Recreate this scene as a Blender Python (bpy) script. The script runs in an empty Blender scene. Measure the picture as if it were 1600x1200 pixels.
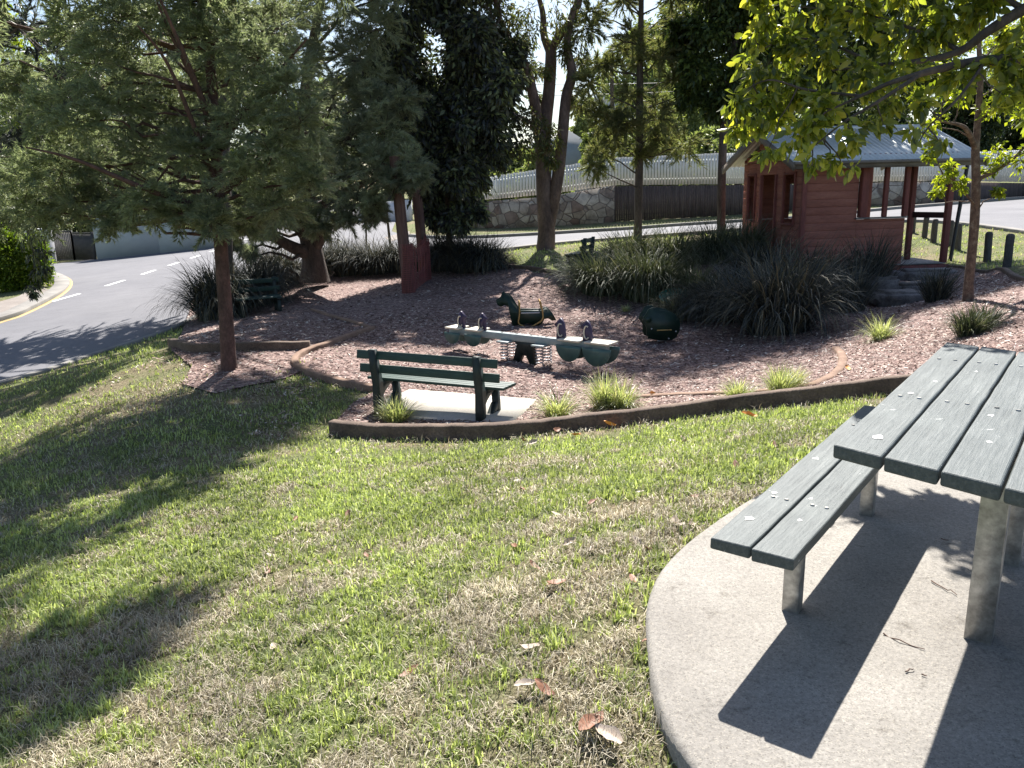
import bpy, bmesh, math, random
import numpy as np
from mathutils import Vector, Matrix
from mathutils.geometry import delaunay_2d_cdt
random.seed(7); rng = np.random.default_rng(7)
sc = bpy.context.scene
COL = sc.collection
PI = math.pi
# ------------------------------------------------------------------ camera
F = 1251.0; PITCH = 0.2398; ROLL = 0.0249; EYE = 1.577
_f = np.array([0, math.cos(PITCH), -math.sin(PITCH)]); _r = np.array([1., 0, 0]); _u = np.cross(_r, _f)
_c, _s = math.cos(ROLL), math.sin(ROLL)
CR, CU = _c*_r - _s*_u, _s*_r + _c*_u
cam = bpy.data.cameras.new("camera"); camo = bpy.data.objects.new("camera", cam); COL.objects.link(camo)
cam.sensor_width = 36; cam.lens = 36*F/1600; cam.clip_start = 0.05; cam.clip_end = 2000
M = Matrix(((CR[0], CU[0], -_f[0], 0), (CR[1], CU[1], -_f[1], 0), (CR[2], CU[2], -_f[2], EYE), (0, 0, 0, 1)))
camo.matrix_world = M
sc.camera = camo
# ------------------------------------------------------------------ light
SUN_EL = math.radians(49.8); SUN_AZ = math.radians(82.2)
sdir = Vector((math.cos(SUN_AZ)*math.cos(SUN_EL), math.sin(SUN_AZ)*math.cos(SUN_EL), math.sin(SUN_EL)))
sl = bpy.data.lights.new("sun", 'SUN'); sl.energy = 5.0; sl.angle = math.radians(0.53); sl.color = (1.0, 0.955, 0.89)
so = bpy.data.objects.new("sun", sl); COL.objects.link(so); so.rotation_euler = sdir.to_track_quat('Z', 'Y').to_euler()
w = bpy.data.worlds.new("World"); sc.world = w; w.use_nodes = True
wn = w.node_tree; bg = wn.nodes['Background']
sky = wn.nodes.new('ShaderNodeTexSky'); sky.sky_type = 'NISHITA'; sky.sun_disc = False
sky.sun_elevation = SUN_EL; sky.sun_rotation = math.radians(90) - SUN_AZ
sky.air_density = 1.0; sky.dust_density = 1.2; sky.ozone_density = 1.5
wn.links.new(sky.outputs[0], bg.inputs[0]); bg.inputs[1].default_value = 0.065
sc.view_settings.view_transform = 'Standard'; sc.view_settings.look = 'None'
sc.view_settings.exposure = 1.32; sc.view_settings.gamma = 1.0
sc.cycles.max_bounces = 6; sc.cycles.transparent_max_bounces = 4

# ------------------------------------------------------------------ pixel <-> world
def ray(px, py): return _f + CR*(px-800)/F + CU*(600-py)/F
def aty(px, py, Y):
    d = ray(px, py); return d*Y/d[1] + np.array([0, 0, EYE])
def atz(px, py, z):
    d = ray(px, py); return d*((z-EYE)/d[2]) + np.array([0, 0, EYE])
CT = [(752,660,9.0),(585,670,9.2),(530,685,8.8),(850,675,8.6),(1100,650,8.0),(1300,625,7.6),(1420,600,7.6),
(815,558,12.6),(1030,535,13.8),(825,502,15.6),(650,458,19.3),(750,430,21.2),(855,412,21.0),(820,390,25),
(358,578,11.6),(270,548,13.3),(460,562,12.4),(0,602,14.5),(150,556,16),(280,512,18),(0,500,22.5),(110,440,30),
(300,400,37),(150,405,41),(480,400,32),(560,375,37),(560,330,62),(700,380,31),(900,378,27.5),(900,366,33),(900,350,37),
(1130,361,27.5),(1130,350,33),(1130,337,37),(1500,350,28.5),(1500,321,38),(1600,310,41),(1600,363,25.5),(1573,418,15.6),(1426,364,27),
(1440,424,19.0),(1490,424,18.6),(1450,446,17.9),(1440,464,16.2),(1410,484,14.8),(1340,440,18),(1200,412,20.5),(1200,520,13.5),(1400,480,14.5),(1510,470,12),(1590,470,11),(1375,510,12.5),(1250,590,9.8),(1600,540,7.5),
(300,640,9.8),(0,700,10.2),(0,850,6.2),(350,750,6.9),(700,750,6.3),(1000,720,5.9),(600,900,4.1),(1250,700,5.0),
(0,1100,3.5),(400,1150,2.75),(800,1150,2.25),(985,950,2.85)]
P = [aty(*c) for c in CT]
P += [np.array(q, float) for q in [(1,1.7,-.06),(1.6,2.4,-.05),(2.2,3.4,-.05),(2.6,4.6,-.06),(3.4,3,-.05),(4.5,5,0.0),(2.5,1,-.02),(0,-3,.1),(6,-3,.4),(-6,-3,-1.0),
   (7.6,20,-.68),(10.8,20.2,-.66),(9.2,21.5,-.66),(7.6,23.2,-.6),(10.6,23.4,-.55),(9,6,.35),(14,10,.2),(-60,60,-1.5),(-60,20,-2.5),(60,60,2),(60,20,1),(0,130,2),(-90,130,2),(90,130,3),(-12,75,.6),(0,60,.6),(30,60,1.2),(0,-30,.5),(-40,-30,-2),(40,-30,1.5)]]
P = np.array(P)
def _U(d2): return 0.5*d2*np.log(d2+1e-9)
def _fit():
    n = len(P); d2 = ((P[:, None, :2]-P[None, :, :2])**2).sum(-1)
    A = np.zeros((n+3, n+3)); A[:n, :n] = _U(d2) + np.eye(n)*0.6
    A[:n, n] = 1; A[:n, n+1:] = P[:, :2]; A[n, :n] = 1; A[n+1:, :n] = P[:, :2].T
    return np.linalg.solve(A, np.concatenate([P[:, 2], [0, 0, 0]]))
_W = _fit()
def ground(x, y):
    x = np.asarray(x, float); y = np.asarray(y, float); sh = x.shape
    x = np.clip(x.ravel(), -90, 90); y = np.clip(y.ravel(), -30, 130)
    out = np.empty(len(x))
    for i in range(0, len(x), 20000):
        a = x[i:i+20000]; b = y[i:i+20000]
        d2 = (a[:, None]-P[None, :, 0])**2 + (b[:, None]-P[None, :, 1])**2
        out[i:i+20000] = _U(d2) @ _W[:-3] + _W[-3] + _W[-2]*a + _W[-1]*b
    return out.reshape(sh)
def g1(x, y): return float(ground(np.array([x]), np.array([y]))[0])
def gp(px, py, dz=0.0):
    """pixel of a point standing on the terrain -> world point on the terrain"""
    d = ray(px, py); t = np.arange(1.2, 140, 0.1); X = d[None]*t[:, None]
    h = X[:, 2]+EYE - ground(X[:, 0], X[:, 1]) - dz
    i = np.where(h < 0)[0]; i = i[0] if len(i) else len(t)-1
    if i > 0:
        k = h[i-1]/(h[i-1]-h[i]) if h[i-1] != h[i] else 0
        tt = t[i-1] + .1*k
    else: tt = t[0]
    p = d*tt; return np.array([p[0], p[1], g1(p[0], p[1])+dz])
def project(p):
    q = np.asarray(p, float) - np.array([0, 0, EYE]); z = q @ _f
    return 800+F*(q@CR)/z, 600-F*(q@CU)/z
# ------------------------------------------------------------------ noise
def vnoise(x, y, seed=0):
    x = np.asarray(x, float); y = np.asarray(y, float)
    xi = np.floor(x).astype(np.int64); yi = np.floor(y).astype(np.int64); xf = x-xi; yf = y-yi
    def h(a, b):
        n = (a*374761393 + b*668265263 + seed*982451653) & 0xffffffff
        n = ((n ^ (n >> 13))*1274126177) & 0xffffffff
        return ((n ^ (n >> 16)) & 0xffff)/65535.
    u = xf*xf*(3-2*xf); v = yf*yf*(3-2*yf)
    return (h(xi, yi)*(1-u)+h(xi+1, yi)*u)*(1-v) + (h(xi, yi+1)*(1-u)+h(xi+1, yi+1)*u)*v
def fbm(x, y, s=0): return .5*vnoise(x, y, s)+.3*vnoise(x*2.1, y*2.1, s+1)+.2*vnoise(x*4.3, y*4.3, s+2)
def inpoly(x, y, poly):
    x = np.asarray(x); y = np.asarray(y); c = np.zeros(x.shape, bool); n = len(poly)
    for i in range(n):
        x0, y0 = poly[i][:2]; x1, y1 = poly[(i+1) % n][:2]
        if y0 == y1: continue
        c ^= ((y0 > y) != (y1 > y)) & (x < (x1-x0)*(y-y0)/(y1-y0)+x0)
    return c
# ------------------------------------------------------------------ materials
def newmat(name):
    m = bpy.data.materials.new(name); m.use_nodes = True; n = m.node_tree
    return m, n, n.nodes['Principled BSDF']
def ramp(n, fac, stops):
    r = n.nodes.new('ShaderNodeValToRGB'); e = r.color_ramp.elements
    while len(e) < len(stops): e.new(0.5)
    for k, (p, c) in enumerate(stops): e[k].position = p; e[k].color = (*c, 1)
    n.links.new(fac, r.inputs[0]); return r.outputs[0]
def noise(n, scale, detail=6, rough=.6, coord='Object', stretch=None, dist=0):
    tc = n.nodes.new('ShaderNodeTexCoord'); t = n.nodes.new('ShaderNodeTexNoise')
    t.inputs['Scale'].default_value = scale; t.inputs['Detail'].default_value = detail; t.inputs['Roughness'].default_value = rough
    t.inputs['Distortion'].default_value = dist
    if stretch:
        mp = n.nodes.new('ShaderNodeMapping'); mp.inputs['Scale'].default_value = stretch
        n.links.new(tc.outputs[coord], mp.inputs[0]); n.links.new(mp.outputs[0], t.inputs['Vector'])
    else: n.links.new(tc.outputs[coord], t.inputs['Vector'])
    return t.outputs['Fac']
def mix(n, fac, a, b, mode='MIX'):
    m = n.nodes.new('ShaderNodeMix'); m.data_type = 'RGBA'; m.blend_type = mode
    for k, v in ((0, fac), (6, a), (7, b)):
        if hasattr(v, 'is_output') or isinstance(v, bpy.types.NodeSocket): n.links.new(v, m.inputs[k])
        else: m.inputs[k].default_value = v if k == 0 else (*v, 1)
    return m.outputs[2]
def bump(n, b, h, strength=.5, dist=.01, prev=None):
    u = n.nodes.new('ShaderNodeBump'); u.inputs['Strength'].default_value = strength; u.inputs['Distance'].default_value = dist
    n.links.new(h, u.inputs['Height'])
    if prev is not None: n.links.new(prev, u.inputs['Normal'])
    n.links.new(u.outputs[0], b.inputs['Normal']); return u.outputs[0]
def pm(name, stops, scale=8, rough=.8, bs=.4, bd=.01, stretch=None, detail=8, metal=0, fine=None):
    m, n, b = newmat(name)
    f = noise(n, scale, detail, .65, stretch=stretch, dist=.2)
    c = ramp(n, f, stops)
    if fine:
        f2 = noise(n, fine[0], 4, .7, stretch=stretch)
        c = mix(n, 1.0, c, ramp(n, f2, [(.3, (fine[1],)*3), (.7, (1, 1, 1))]), 'MULTIPLY')
        bump(n, b, f2, bs, bd)
    else: bump(n, b, f, bs, bd)
    n.links.new(c, b.inputs['Base Color']); b.inputs['Roughness'].default_value = rough; b.inputs['Metallic'].default_value = metal
    return m
def leafmat(name, cols, trans=.35, rough=.5, clump=1.2, spec=.4, tcol=None):
    """island-random leaf colours, some light passing through the blade"""
    m, n, b = newmat(name)
    ge = n.nodes.new('ShaderNodeNewGeometry'); k = len(cols)
    c = ramp(n, ge.outputs['Random Per Island'], [(i/(k-1) if k > 1 else 0, col) for i, col in enumerate(cols)])
    f = noise(n, clump, 3, .5)
    c = mix(n, 1.0, c, ramp(n, f, [(.35, (.72, .72, .72)), (.65, (1.15, 1.15, 1.1))]), 'MULTIPLY')
    n.links.new(c, b.inputs['Base Color']); b.inputs['Roughness'].default_value = rough
    b.inputs['Specular IOR Level'].default_value = spec
    t = n.nodes.new('ShaderNodeBsdfTranslucent'); ms = n.nodes.new('ShaderNodeMixShader')
    tc = mix(n, 1.0, c, tcol or (1.5, 1.6, .8), 'MULTIPLY'); n.links.new(tc, t.inputs[0])
    ms.inputs[0].default_value = trans
    n.links.new(b.outputs[0], ms.inputs[1]); n.links.new(t.outputs[0], ms.inputs[2])
    n.links.new(ms.outputs[0], n.nodes['Material Output'].inputs[0]); return m
MT = {}
MT['bark_red'] = pm('bark_red', [(.3, (.06, .035, .03)), (.6, (.16, .085, .07)), (.85, (.28, .17, .14))], 7, .9, .9, .02, (1, 1, .6), fine=(30, .5))
MT['bark_grey'] = pm('bark_grey', [(.3, (.05, .04, .035)), (.6, (.13, .10, .085)), (.85, (.22, .18, .15))], 6, .9, .9, .02, (1, 1, .35), fine=(25, .5))
MT['bark_gum'] = pm('bark_gum', [(.3, (.09, .06, .06)), (.55, (.21, .145, .13)), (.85, (.34, .25, .22))], 3, .85, .8, .02, (1, 1, .5), fine=(18, .5))
MT['bark_lichen'] = pm('bark_lichen', [(.3, (.07, .045, .035)), (.52, (.17, .11, .08)), (.7, (.3, .24, .18))], 14, .9, .8, .01, (1, 1, .8), fine=(60, .6))
MT['timber_top'] = pm('timber_edging', [(.3, (.09, .06, .045)), (.55, (.2, .14, .105)), (.8, (.3, .22, .17))], 3, .9, .9, .01, fine=(40, .4))
MT['timber_tan'] = pm('tan_edging', [(.3, (.2, .12, .08)), (.6, (.33, .21, .15)), (.8, (.42, .29, .21))], 5, .9, .5, .01, fine=(60, .6))
MT['concrete_post'] = pm('dark_green_concrete', [(.3, (.01, .02, .02)), (.7, (.03, .045, .042))], 8, .6, .3, .005, fine=(60, .6))
MT['asphalt'] = pm('asphalt', [(.3, (.145, .145, .16)), (.7, (.20, .195, .21))], .35, .85, .3, .004, fine=(180, .75))
_m, _n, _b = newmat('asphalt_worn')
_c2 = ramp(_n, noise(_n, .35, 8, .65), [(.3, (.12, .12, .135)), (.7, (.18, .178, .192))])
_c2 = mix(_n, 1.0, _c2, ramp(_n, noise(_n, 160, 3, .7), [(.3, (.72, .72, .72)), (.65, (1.1, 1.1, 1.1))]), 'MULTIPLY')
_c2 = mix(_n, 1.0, _c2, ramp(_n, noise(_n, 1.3, 6, .7, stretch=(.25, 1, 1), dist=1.5), [(.492, (1, 1, 1)), (.5, (.62, .62, .63)), (.508, (1, 1, 1))]), 'MULTIPLY')
_n.links.new(_c2, _b.inputs['Base Color']); _b.inputs['Roughness'].default_value = .85; MT['asphalt'] = _m
MT['kerb'] = pm('kerb_concrete', [(.3, (.2, .19, .18)), (.7, (.33, .31, .28))], 2, .9, .3, .004, fine=(80, .7))
MT['path'] = pm('path_concrete', [(.3, (.2, .17, .15)), (.7, (.32, .28, .25))], 1.2, .9, .3, .004, fine=(90, .7))
MT['white_paint'] = pm('road_paint', [(.3, (.6, .6, .6)), (.7, (.8, .8, .8))], 5, .7, .1, .001)
MT['yellow_paint'] = pm('yellow_kerb_paint', [(.3, (.38, .23, .08)), (.7, (.52, .34, .13))], 5, .7, .1, .001)
MT['picket'] = pm('picket_paint', [(.3, (.66, .67, .66)), (.7, (.82, .82, .8))], 1.5, .7, .1, .002)
MT['paling'] = pm('paling_timber', [(.3, (.07, .052, .052)), (.6, (.15, .115, .11)), (.85, (.24, .2, .19))], 2.2, .9, .5, .01, (4, 4, .4), fine=(20, .5))
MT['render_wall'] = pm('grey_render', [(.3, (.36, .40, .40)), (.7, (.46, .50, .49))], .6, .8, .1, .002)
MT['white_wall'] = pm('white_render', [(.3, (.55, .55, .58)), (.7, (.7, .7, .72))], 1, .8, .1, .002)
MT['gate_dark'] = pm('dark_gate_metal', [(.3, (.03, .03, .03)), (.7, (.07, .065, .06))], 2, .6, .2, .002)
MT['slats'] = pm('dark_slats', [(.3, (.1, .095, .09)), (.7, (.18, .17, .16))], 3, .7, .2, .002)
MT['red_board'] = pm('red_stained_board', [(.25, (.25, .085, .062)), (.55, (.39, .145, .105)), (.85, (.50, .22, .165))], 1.3, .75, .5, .006, (.5, .5, 4), fine=(14, .65))
MT['red_post'] = pm('red_stained_post', [(.3, (.18, .055, .047)), (.7, (.32, .10, .085))], 3, .75, .4, .006, (3, 3, .4), fine=(20, .65))
MT['fascia'] = pm('grey_fascia', [(.3, (.13, .11, .10)), (.7, (.2, .175, .16))], 3, .6, .1, .002)
MT['deck'] = pm('deck_boards', [(.3, (.2, .18, .17)), (.7, (.34, .31, .29))], 3, .8, .3, .004)
MT['roof'] = pm('corrugated_roof', [(.3, (.54, .57, .56)), (.7, (.66, .68, .66))], 1.1, .38, .1, .002, metal=.3, fine=(15, .85))
MT['dark_inside'] = pm('shaded_timber', [(.3, (.03, .012, .012)), (.7, (.06, .025, .022))], 3, .9, .2, .002)  # near-black red timber: the cabin's inner shade is put into the colour
MT['bollard'] = pm('grey_bollard_timber', [(.3, (.07, .06, .06)), (.6, (.14, .125, .12)), (.85, (.22, .2, .19))], 8, .9, .6, .006, (2, 2, .5), fine=(50, .5))
MT['stone_step'] = pm('step_rock', [(.3, (.14, .12, .115)), (.7, (.36, .32, .30))], 4, .9, .9, .03, fine=(30, .6))
MT['post_log'] = pm('log_post', [(.25, (.08, .045, .038)), (.5, (.18, .10, .085)), (.8, (.30, .19, .16))], 4, .85, .8, .01, (3, 3, .25), fine=(30, .5))
MT['pink_mesh'] = pm('pink_barrier_mesh', [(.3, (.20, .055, .055)), (.7, (.33, .11, .10))], 6, .6, .2, .003)
MT['black_metal'] = pm('black_metal', [(.3, (.012, .012, .014)), (.7, (.03, .03, .032))], 8, .5, .1, .001)
MT['steel'] = pm('galvanised_steel', [(.3, (.2, .195, .18)), (.5, (.42, .41, .385)), (.7, (.68, .67, .63))], 11, .35, .25, .002, metal=.6, fine=(45, .7))
MT['galv_spring'] = pm('spring_steel', [(.3, (.3, .3, .32)), (.7, (.5, .5, .52))], 9, .35, .1, .001, metal=.7)
MT['dark_green'] = pm('dark_green_plastic', [(.3, (.006, .020, .013)), (.7, (.014, .038, .024))], 6, .45, .1, .002)
MT['teal'] = pm('teal_panel', [(.3, (.035, .085, .085)), (.7, (.06, .13, .125))], 6, .5, .1, .002)
MT['teal_seat'] = pm('teal_plastic', [(.3, (.03, .26, .24)), (.7, (.05, .36, .33))], 6, .4, .1, .002)
MT['purple'] = pm('purple_panel', [(.3, (.022, .016, .045)), (.7, (.045, .032, .08))], 6, .5, .1, .002)
MT['cream'] = pm('cream_plastic', [(.3, (.5, .46, .38)), (.7, (.66, .61, .5))], 6, .5, .1, .002)
MT['beam'] = pm('pale_teal_beam', [(.3, (.2, .25, .26)), (.7, (.32, .37, .37))], 6, .5, .1, .002)
MT['gold'] = pm('ochre_rail', [(.3, (.36, .21, .06)), (.7, (.5, .31, .1))], 6, .45, .1, .002)
MT['silver'] = pm('silver_seat', [(.3, (.35, .36, .38)), (.7, (.5, .5, .5))], 6, .4, .1, .002)
MT['roof_tile'] = pm('far_roof', [(.3, (.28, .3, .32)), (.7, (.4, .42, .44))], .6, .6, .1, .002)
MT['leaf_dead'] = leafmat('dead_leaf', [(.22, .09, .05), (.34, .16, .09), (.12, .06, .04), (.45, .3, .2)], .15, .6, 2, .3, (1.2, .9, .6))
MT['twig'] = pm('twig', [(.3, (.1, .06, .045)), (.7, (.2, .13, .1))], 20, .9, .2, .002)

def slab_mat():
    m, n, b = newmat('pebbly_concrete')
    c = ramp(n, noise(n, 1.4, 6, .65), [(.3, (.225, .21, .19)), (.55, (.30, .282, .255)), (.75, (.38, .357, .325))])
    v = n.nodes.new('ShaderNodeTexVoronoi'); v.inputs['Scale'].default_value = 230
    tc = n.nodes.new('ShaderNodeTexCoord'); n.links.new(tc.outputs['Object'], v.inputs[0])
    sep = n.nodes.new('ShaderNodeSeparateColor'); n.links.new(v.outputs['Color'], sep.inputs[0])
    c = mix(n, 1.0, c, ramp(n, sep.outputs[0], [(.0, (.6, .59, .58)), (.15, (.92, .91, .9)), (.8, (1.0, 1.0, 1.0)), (1., (1.25, 1.22, 1.15))]), 'MULTIPLY')
    c = mix(n, 1.0, c, ramp(n, noise(n, 60, 4, .7), [(.3, (.7, .7, .7)), (.6, (1.05, 1.05, 1.05))]), 'MULTIPLY')
    # stains and little dark pits
    c = mix(n, 1.0, c, ramp(n, noise(n, 9, 5, .75), [(.28, (.55, .53, .5)), (.42, (1, 1, 1))]), 'MULTIPLY')
    n.links.new(c, b.inputs['Base Color']); b.inputs['Roughness'].default_value = .9
    bump(n, b, noise(n, 140, 4, .7), .5, .004); return m
MT['slab'] = slab_mat()
def pad_mat():
    m, n, b = newmat('pad_concrete')
    c = ramp(n, noise(n, 1.6, 6, .6), [(.3, (.42, .39, .34)), (.7, (.58, .54, .48))])
    c = mix(n, 1.0, c, ramp(n, noise(n, 40, 4, .7), [(.3, (.8, .8, .8)), (.6, (1.03, 1.03, 1.03))]), 'MULTIPLY')
    n.links.new(c, b.inputs['Base Color']); b.inputs['Roughness'].default_value = .9; bump(n, b, noise(n, 90, 4, .7), .3, .003); return m
MT['pad'] = pad_mat()
def plank_mat(name, c0, c1, c2, axis=0, worn=True):
    """painted weathered timber, grain along local X"""
    m, n, b = newmat(name)
    st = (1.2, 22, 22)
    f = noise(n, 3, 8, .7, stretch=st, dist=.6)
    c = ramp(n, f, [(.25, c0), (.5, c1), (.75, c2)])
    big = noise(n, 3.5, 5, .6)
    c = mix(n, 1.0, c, ramp(n, big, [(.3, (.72, .74, .74)), (.7, (1.15, 1.12, 1.08))]), 'MULTIPLY')
    cr = noise(n, 7, 6, .75, stretch=(.7, 16, 16), dist=1.2)
    c = mix(n, 1.0, c, ramp(n, cr, [(.33, (.22, .22, .22)), (.39, (1, 1, 1))]), 'MULTIPLY')
    if worn:
        sp = noise(n, 42, 3, .6); w2 = noise(n, 3.3, 3, .5)
        mm = n.nodes.new('ShaderNodeMath'); mm.operation = 'MULTIPLY'; n.links.new(sp, mm.inputs[0]); n.links.new(w2, mm.inputs[1])
        k = ramp(n, mm.outputs[0], [(.44, (0, 0, 0)), (.46, (1, 1, 1))])
        c = mix(n, k, c, (.55, .56, .54))
    n.links.new(c, b.inputs['Base Color']); b.inputs['Roughness'].default_value = .58
    p = bump(n, b, f, .6, .004); bump(n, b, cr, .5, .004, p); return m
MT['plank'] = plank_mat('weathered_green_plank', (.04, .055, .06), (.078, .095, .10), (.14, .158, .162))
MT['slat'] = plank_mat('green_slat', (.012, .035, .03), (.022, .055, .048), (.04, .085, .075), worn=False)
MT['dropping'] = pm('bird_dropping', [(.3, (.6, .6, .57)), (.7, (.8, .8, .78))], 30, .8, .3, .002)

def lawn_mat():
    m, n, b = newmat('lawn_ground')
    at = n.nodes.new('ShaderNodeAttribute'); at.attribute_name = 'dry'
    gr = ramp(n, noise(n, 14, 8, .75), [(.3, (.07, .085, .035)), (.5, (.16, .185, .085)), (.7, (.27, .29, .15))])
    dr = ramp(n, noise(n, 22, 8, .8), [(.3, (.10, .08, .055)), (.5, (.27, .22, .15)), (.7, (.42, .36, .26))])
    fn = n.nodes.new('ShaderNodeMath'); fn.operation = 'ADD'; n.links.new(at.outputs['Fac'], fn.inputs[0])
    ns = ramp(n, noise(n, 5, 8, .75), [(.35, (0, 0, 0)), (.65, (1, 1, 1))])
    ms = n.nodes.new('ShaderNodeMath'); ms.operation = 'MULTIPLY_ADD'; n.links.new(ns, ms.inputs[0]); ms.inputs[1].default_value = .5; ms.inputs[2].default_value = -.25
    n.links.new(ms.outputs[0], fn.inputs[1]); fn.use_clamp = True
    c = mix(n, fn.outputs[0], gr, dr)
    c = mix(n, 1.0, c, ramp(n, noise(n, 55, 5, .75), [(.36, (.22, .20, .18)), (.55, (1.15, 1.15, 1.1))]), 'MULTIPLY')  # shaded gaps between tufts, painted dark into the ground colour
    n.links.new(c, b.inputs['Base Color']); b.inputs['Roughness'].default_value = .95; b.inputs['Specular IOR Level'].default_value = .1
    p = bump(n, b, noise(n, 12, 6, .7), .8, .04); bump(n, b, noise(n, 70, 5, .8), .9, .02, p); return m
MT['lawn'] = lawn_mat()
def mulch_mat():
    m, n, b = newmat('bark_mulch')
    tc = n.nodes.new('ShaderNodeTexCoord'); mp = n.nodes.new('ShaderNodeMapping'); mp.inputs['Scale'].default_value = (1, 1.6, 1)
    n.links.new(tc.outputs['Object'], mp.inputs[0])
    v = n.nodes.new('ShaderNodeTexVoronoi'); v.inputs['Scale'].default_value = 26; v.inputs['Randomness'].default_value = 1
    n.links.new(mp.outputs[0], v.inputs[0])
    sep = n.nodes.new('ShaderNodeSeparateColor'); n.links.new(v.outputs['Color'], sep.inputs[0])
    c = ramp(n, sep.outputs[0], [(0, (.06, .035, .032)), (.3, (.15, .09, .08)), (.6, (.25, .16, .14)), (.85, (.36, .26, .23)), (1, (.50, .40, .36))])
    c = mix(n, 1.0, c, ramp(n, noise(n, 1.1, 5, .6), [(.3, (.75, .72, .72)), (.7, (1.12, 1.1, 1.08))]), 'MULTIPLY')
    n.links.new(c, b.inputs['Base Color']); b.inputs['Roughness'].default_value = .9
    p = bump(n, b, v.outputs['Distance'], .9, .02); bump(n, b, noise(n, 5, 5, .7), .8, .05, p); return m
MT['mulch'] = mulch_mat()
def stone_mat():
    m, n, b = newmat('random_stone_facing')
    tc = n.nodes.new('ShaderNodeTexCoord'); mp = n.nodes.new('ShaderNodeMapping'); mp.inputs['Scale'].default_value = (1, 1, 1.25)
    dn = n.nodes.new('ShaderNodeTexNoise'); dn.inputs['Scale'].default_value = 1.5; n.links.new(tc.outputs['Object'], dn.inputs[0])
    vm = n.nodes.new('ShaderNodeMixRGB'); vm.inputs[0].default_value = .12; n.links.new(tc.outputs['Object'], vm.inputs[1]); n.links.new(dn.outputs['Color'], vm.inputs[2])
    n.links.new(vm.outputs[0], mp.inputs[0])
    v = n.nodes.new('ShaderNodeTexVoronoi'); v.inputs['Scale'].default_value = 2.3; n.links.new(mp.outputs[0], v.inputs[0])
    v2 = n.nodes.new('ShaderNodeTexVoronoi'); v2.feature = 'DISTANCE_TO_EDGE'; v2.inputs['Scale'].default_value = 2.3; n.links.new(mp.outputs[0], v2.inputs[0])
    sep = n.nodes.new('ShaderNodeSeparateColor'); n.links.new(v.outputs['Color'], sep.inputs[0])
    c = ramp(n, sep.outputs[0], [(0, (.24, .165, .14)), (.3, (.36, .30, .25)), (.7, (.46, .40, .34)), (1, (.56, .50, .43))])
    c = mix(n, 1.0, c, ramp(n, noise(n, 2.5, 6, .7), [(.3, (.45, .43, .43)), (.6, (1.05, 1.05, 1.05))]), 'MULTIPLY')
    k = ramp(n, v2.outputs['Distance'], [(.012, (0, 0, 0)), (.04, (1, 1, 1))])
    c = mix(n, k, (.16, .13, .115), c)
    n.links.new(c, b.inputs['Base Color']); b.inputs['Roughness'].default_value = .9
    bump(n, b, k, .8, .04); return m
MT['stone'] = stone_mat()
# foliage
MT['needles1'] = leafmat('she_oak_needles', [(.15, .18, .13), (.23, .27, .18), (.34, .39, .24), (.26, .25, .21)], .48, .42, .8, .5, (1.35, 1.4, .95))
MT['needles2'] = leafmat('she_oak_needles_grey', [(.17, .20, .155), (.26, .295, .215), (.38, .42, .29), (.30, .29, .24)], .48, .42, .7, .5, (1.3, 1.35, .95))
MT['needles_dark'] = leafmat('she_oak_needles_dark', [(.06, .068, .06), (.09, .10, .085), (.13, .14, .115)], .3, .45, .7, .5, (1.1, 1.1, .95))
MT['dark_leaf'] = leafmat('dark_gloss_leaf', [(.035, .038, .045), (.06, .065, .06), (.10, .115, .08), (.24, .28, .14)], .25, .36, .6)
MT['gum_leaf'] = leafmat('gum_leaf', [(.06, .075, .04), (.10, .12, .055), (.15, .165, .075), (.16, .10, .06)], .35, .45, .7)
MT['fine_leaf'] = leafmat('slender_she_oak_leaf', [(.10, .12, .06), (.16, .18, .085), (.23, .24, .12), (.22, .18, .12)], .4, .6, .6)
MT['glossy_leaf'] = leafmat('glossy_leaf', [(.035, .055, .022), (.06, .085, .03), (.13, .17, .045)], .25, .35, .8)
MT['near_leaf'] = leafmat('near_branch_leaf', [(.06, .085, .028), (.11, .145, .035), (.18, .22, .055), (.30, .30, .07)], .52, .27, 1.5, .65, (2.4, 2.3, .75))
MT['sapling_leaf'] = leafmat('sapling_leaf', [(.12, .16, .025), (.20, .25, .035), (.33, .36, .06)], .5, .35, 1.5, .4, (1.8, 1.8, .5))
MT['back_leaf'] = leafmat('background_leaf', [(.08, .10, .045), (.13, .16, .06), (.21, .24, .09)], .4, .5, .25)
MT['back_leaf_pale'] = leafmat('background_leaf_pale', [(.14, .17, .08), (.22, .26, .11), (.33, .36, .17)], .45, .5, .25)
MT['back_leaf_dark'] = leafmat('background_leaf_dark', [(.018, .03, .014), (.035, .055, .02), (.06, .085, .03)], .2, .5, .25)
MT['yellow_leaf'] = leafmat('yellow_green_leaf', [(.12, .17, .02), (.20, .25, .03), (.3, .33, .05)], .5, .45, .4)
MT['hedge_leaf'] = leafmat('hedge_leaf', [(.06, .10, .015), (.12, .18, .02), (.22, .28, .03)], .45, .4, .8)
MT['strap_shaded'] = leafmat('strap_leaf_shaded', [(.03, .034, .037), (.055, .063, .063), (.09, .10, .095), (.11, .11, .09), (.22, .19, .13)], .12, .6, 1.5, .12, (1.1, 1.15, .9))  # darker copy of the mid strap leaf, with the shrubs' shade in its colour
MT['strap_mid'] = leafmat('strap_leaf_mid', [(.035, .045, .028), (.07, .088, .05), (.12, .14, .08), (.24, .23, .17)], .22, .55, 1.5, .2, (1.3, 1.35, .8))
MT['strap_light'] = leafmat('strap_leaf_light', [(.20, .23, .11), (.31, .35, .18), (.46, .48, .30), (.54, .48, .36)], .4, .4, 4)
MT['blade'] = leafmat('grass_blade', [(.165, .20, .085), (.27, .315, .13), (.40, .45, .20), (.58, .61, .38)], .38, .5, .9, .3)
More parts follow.
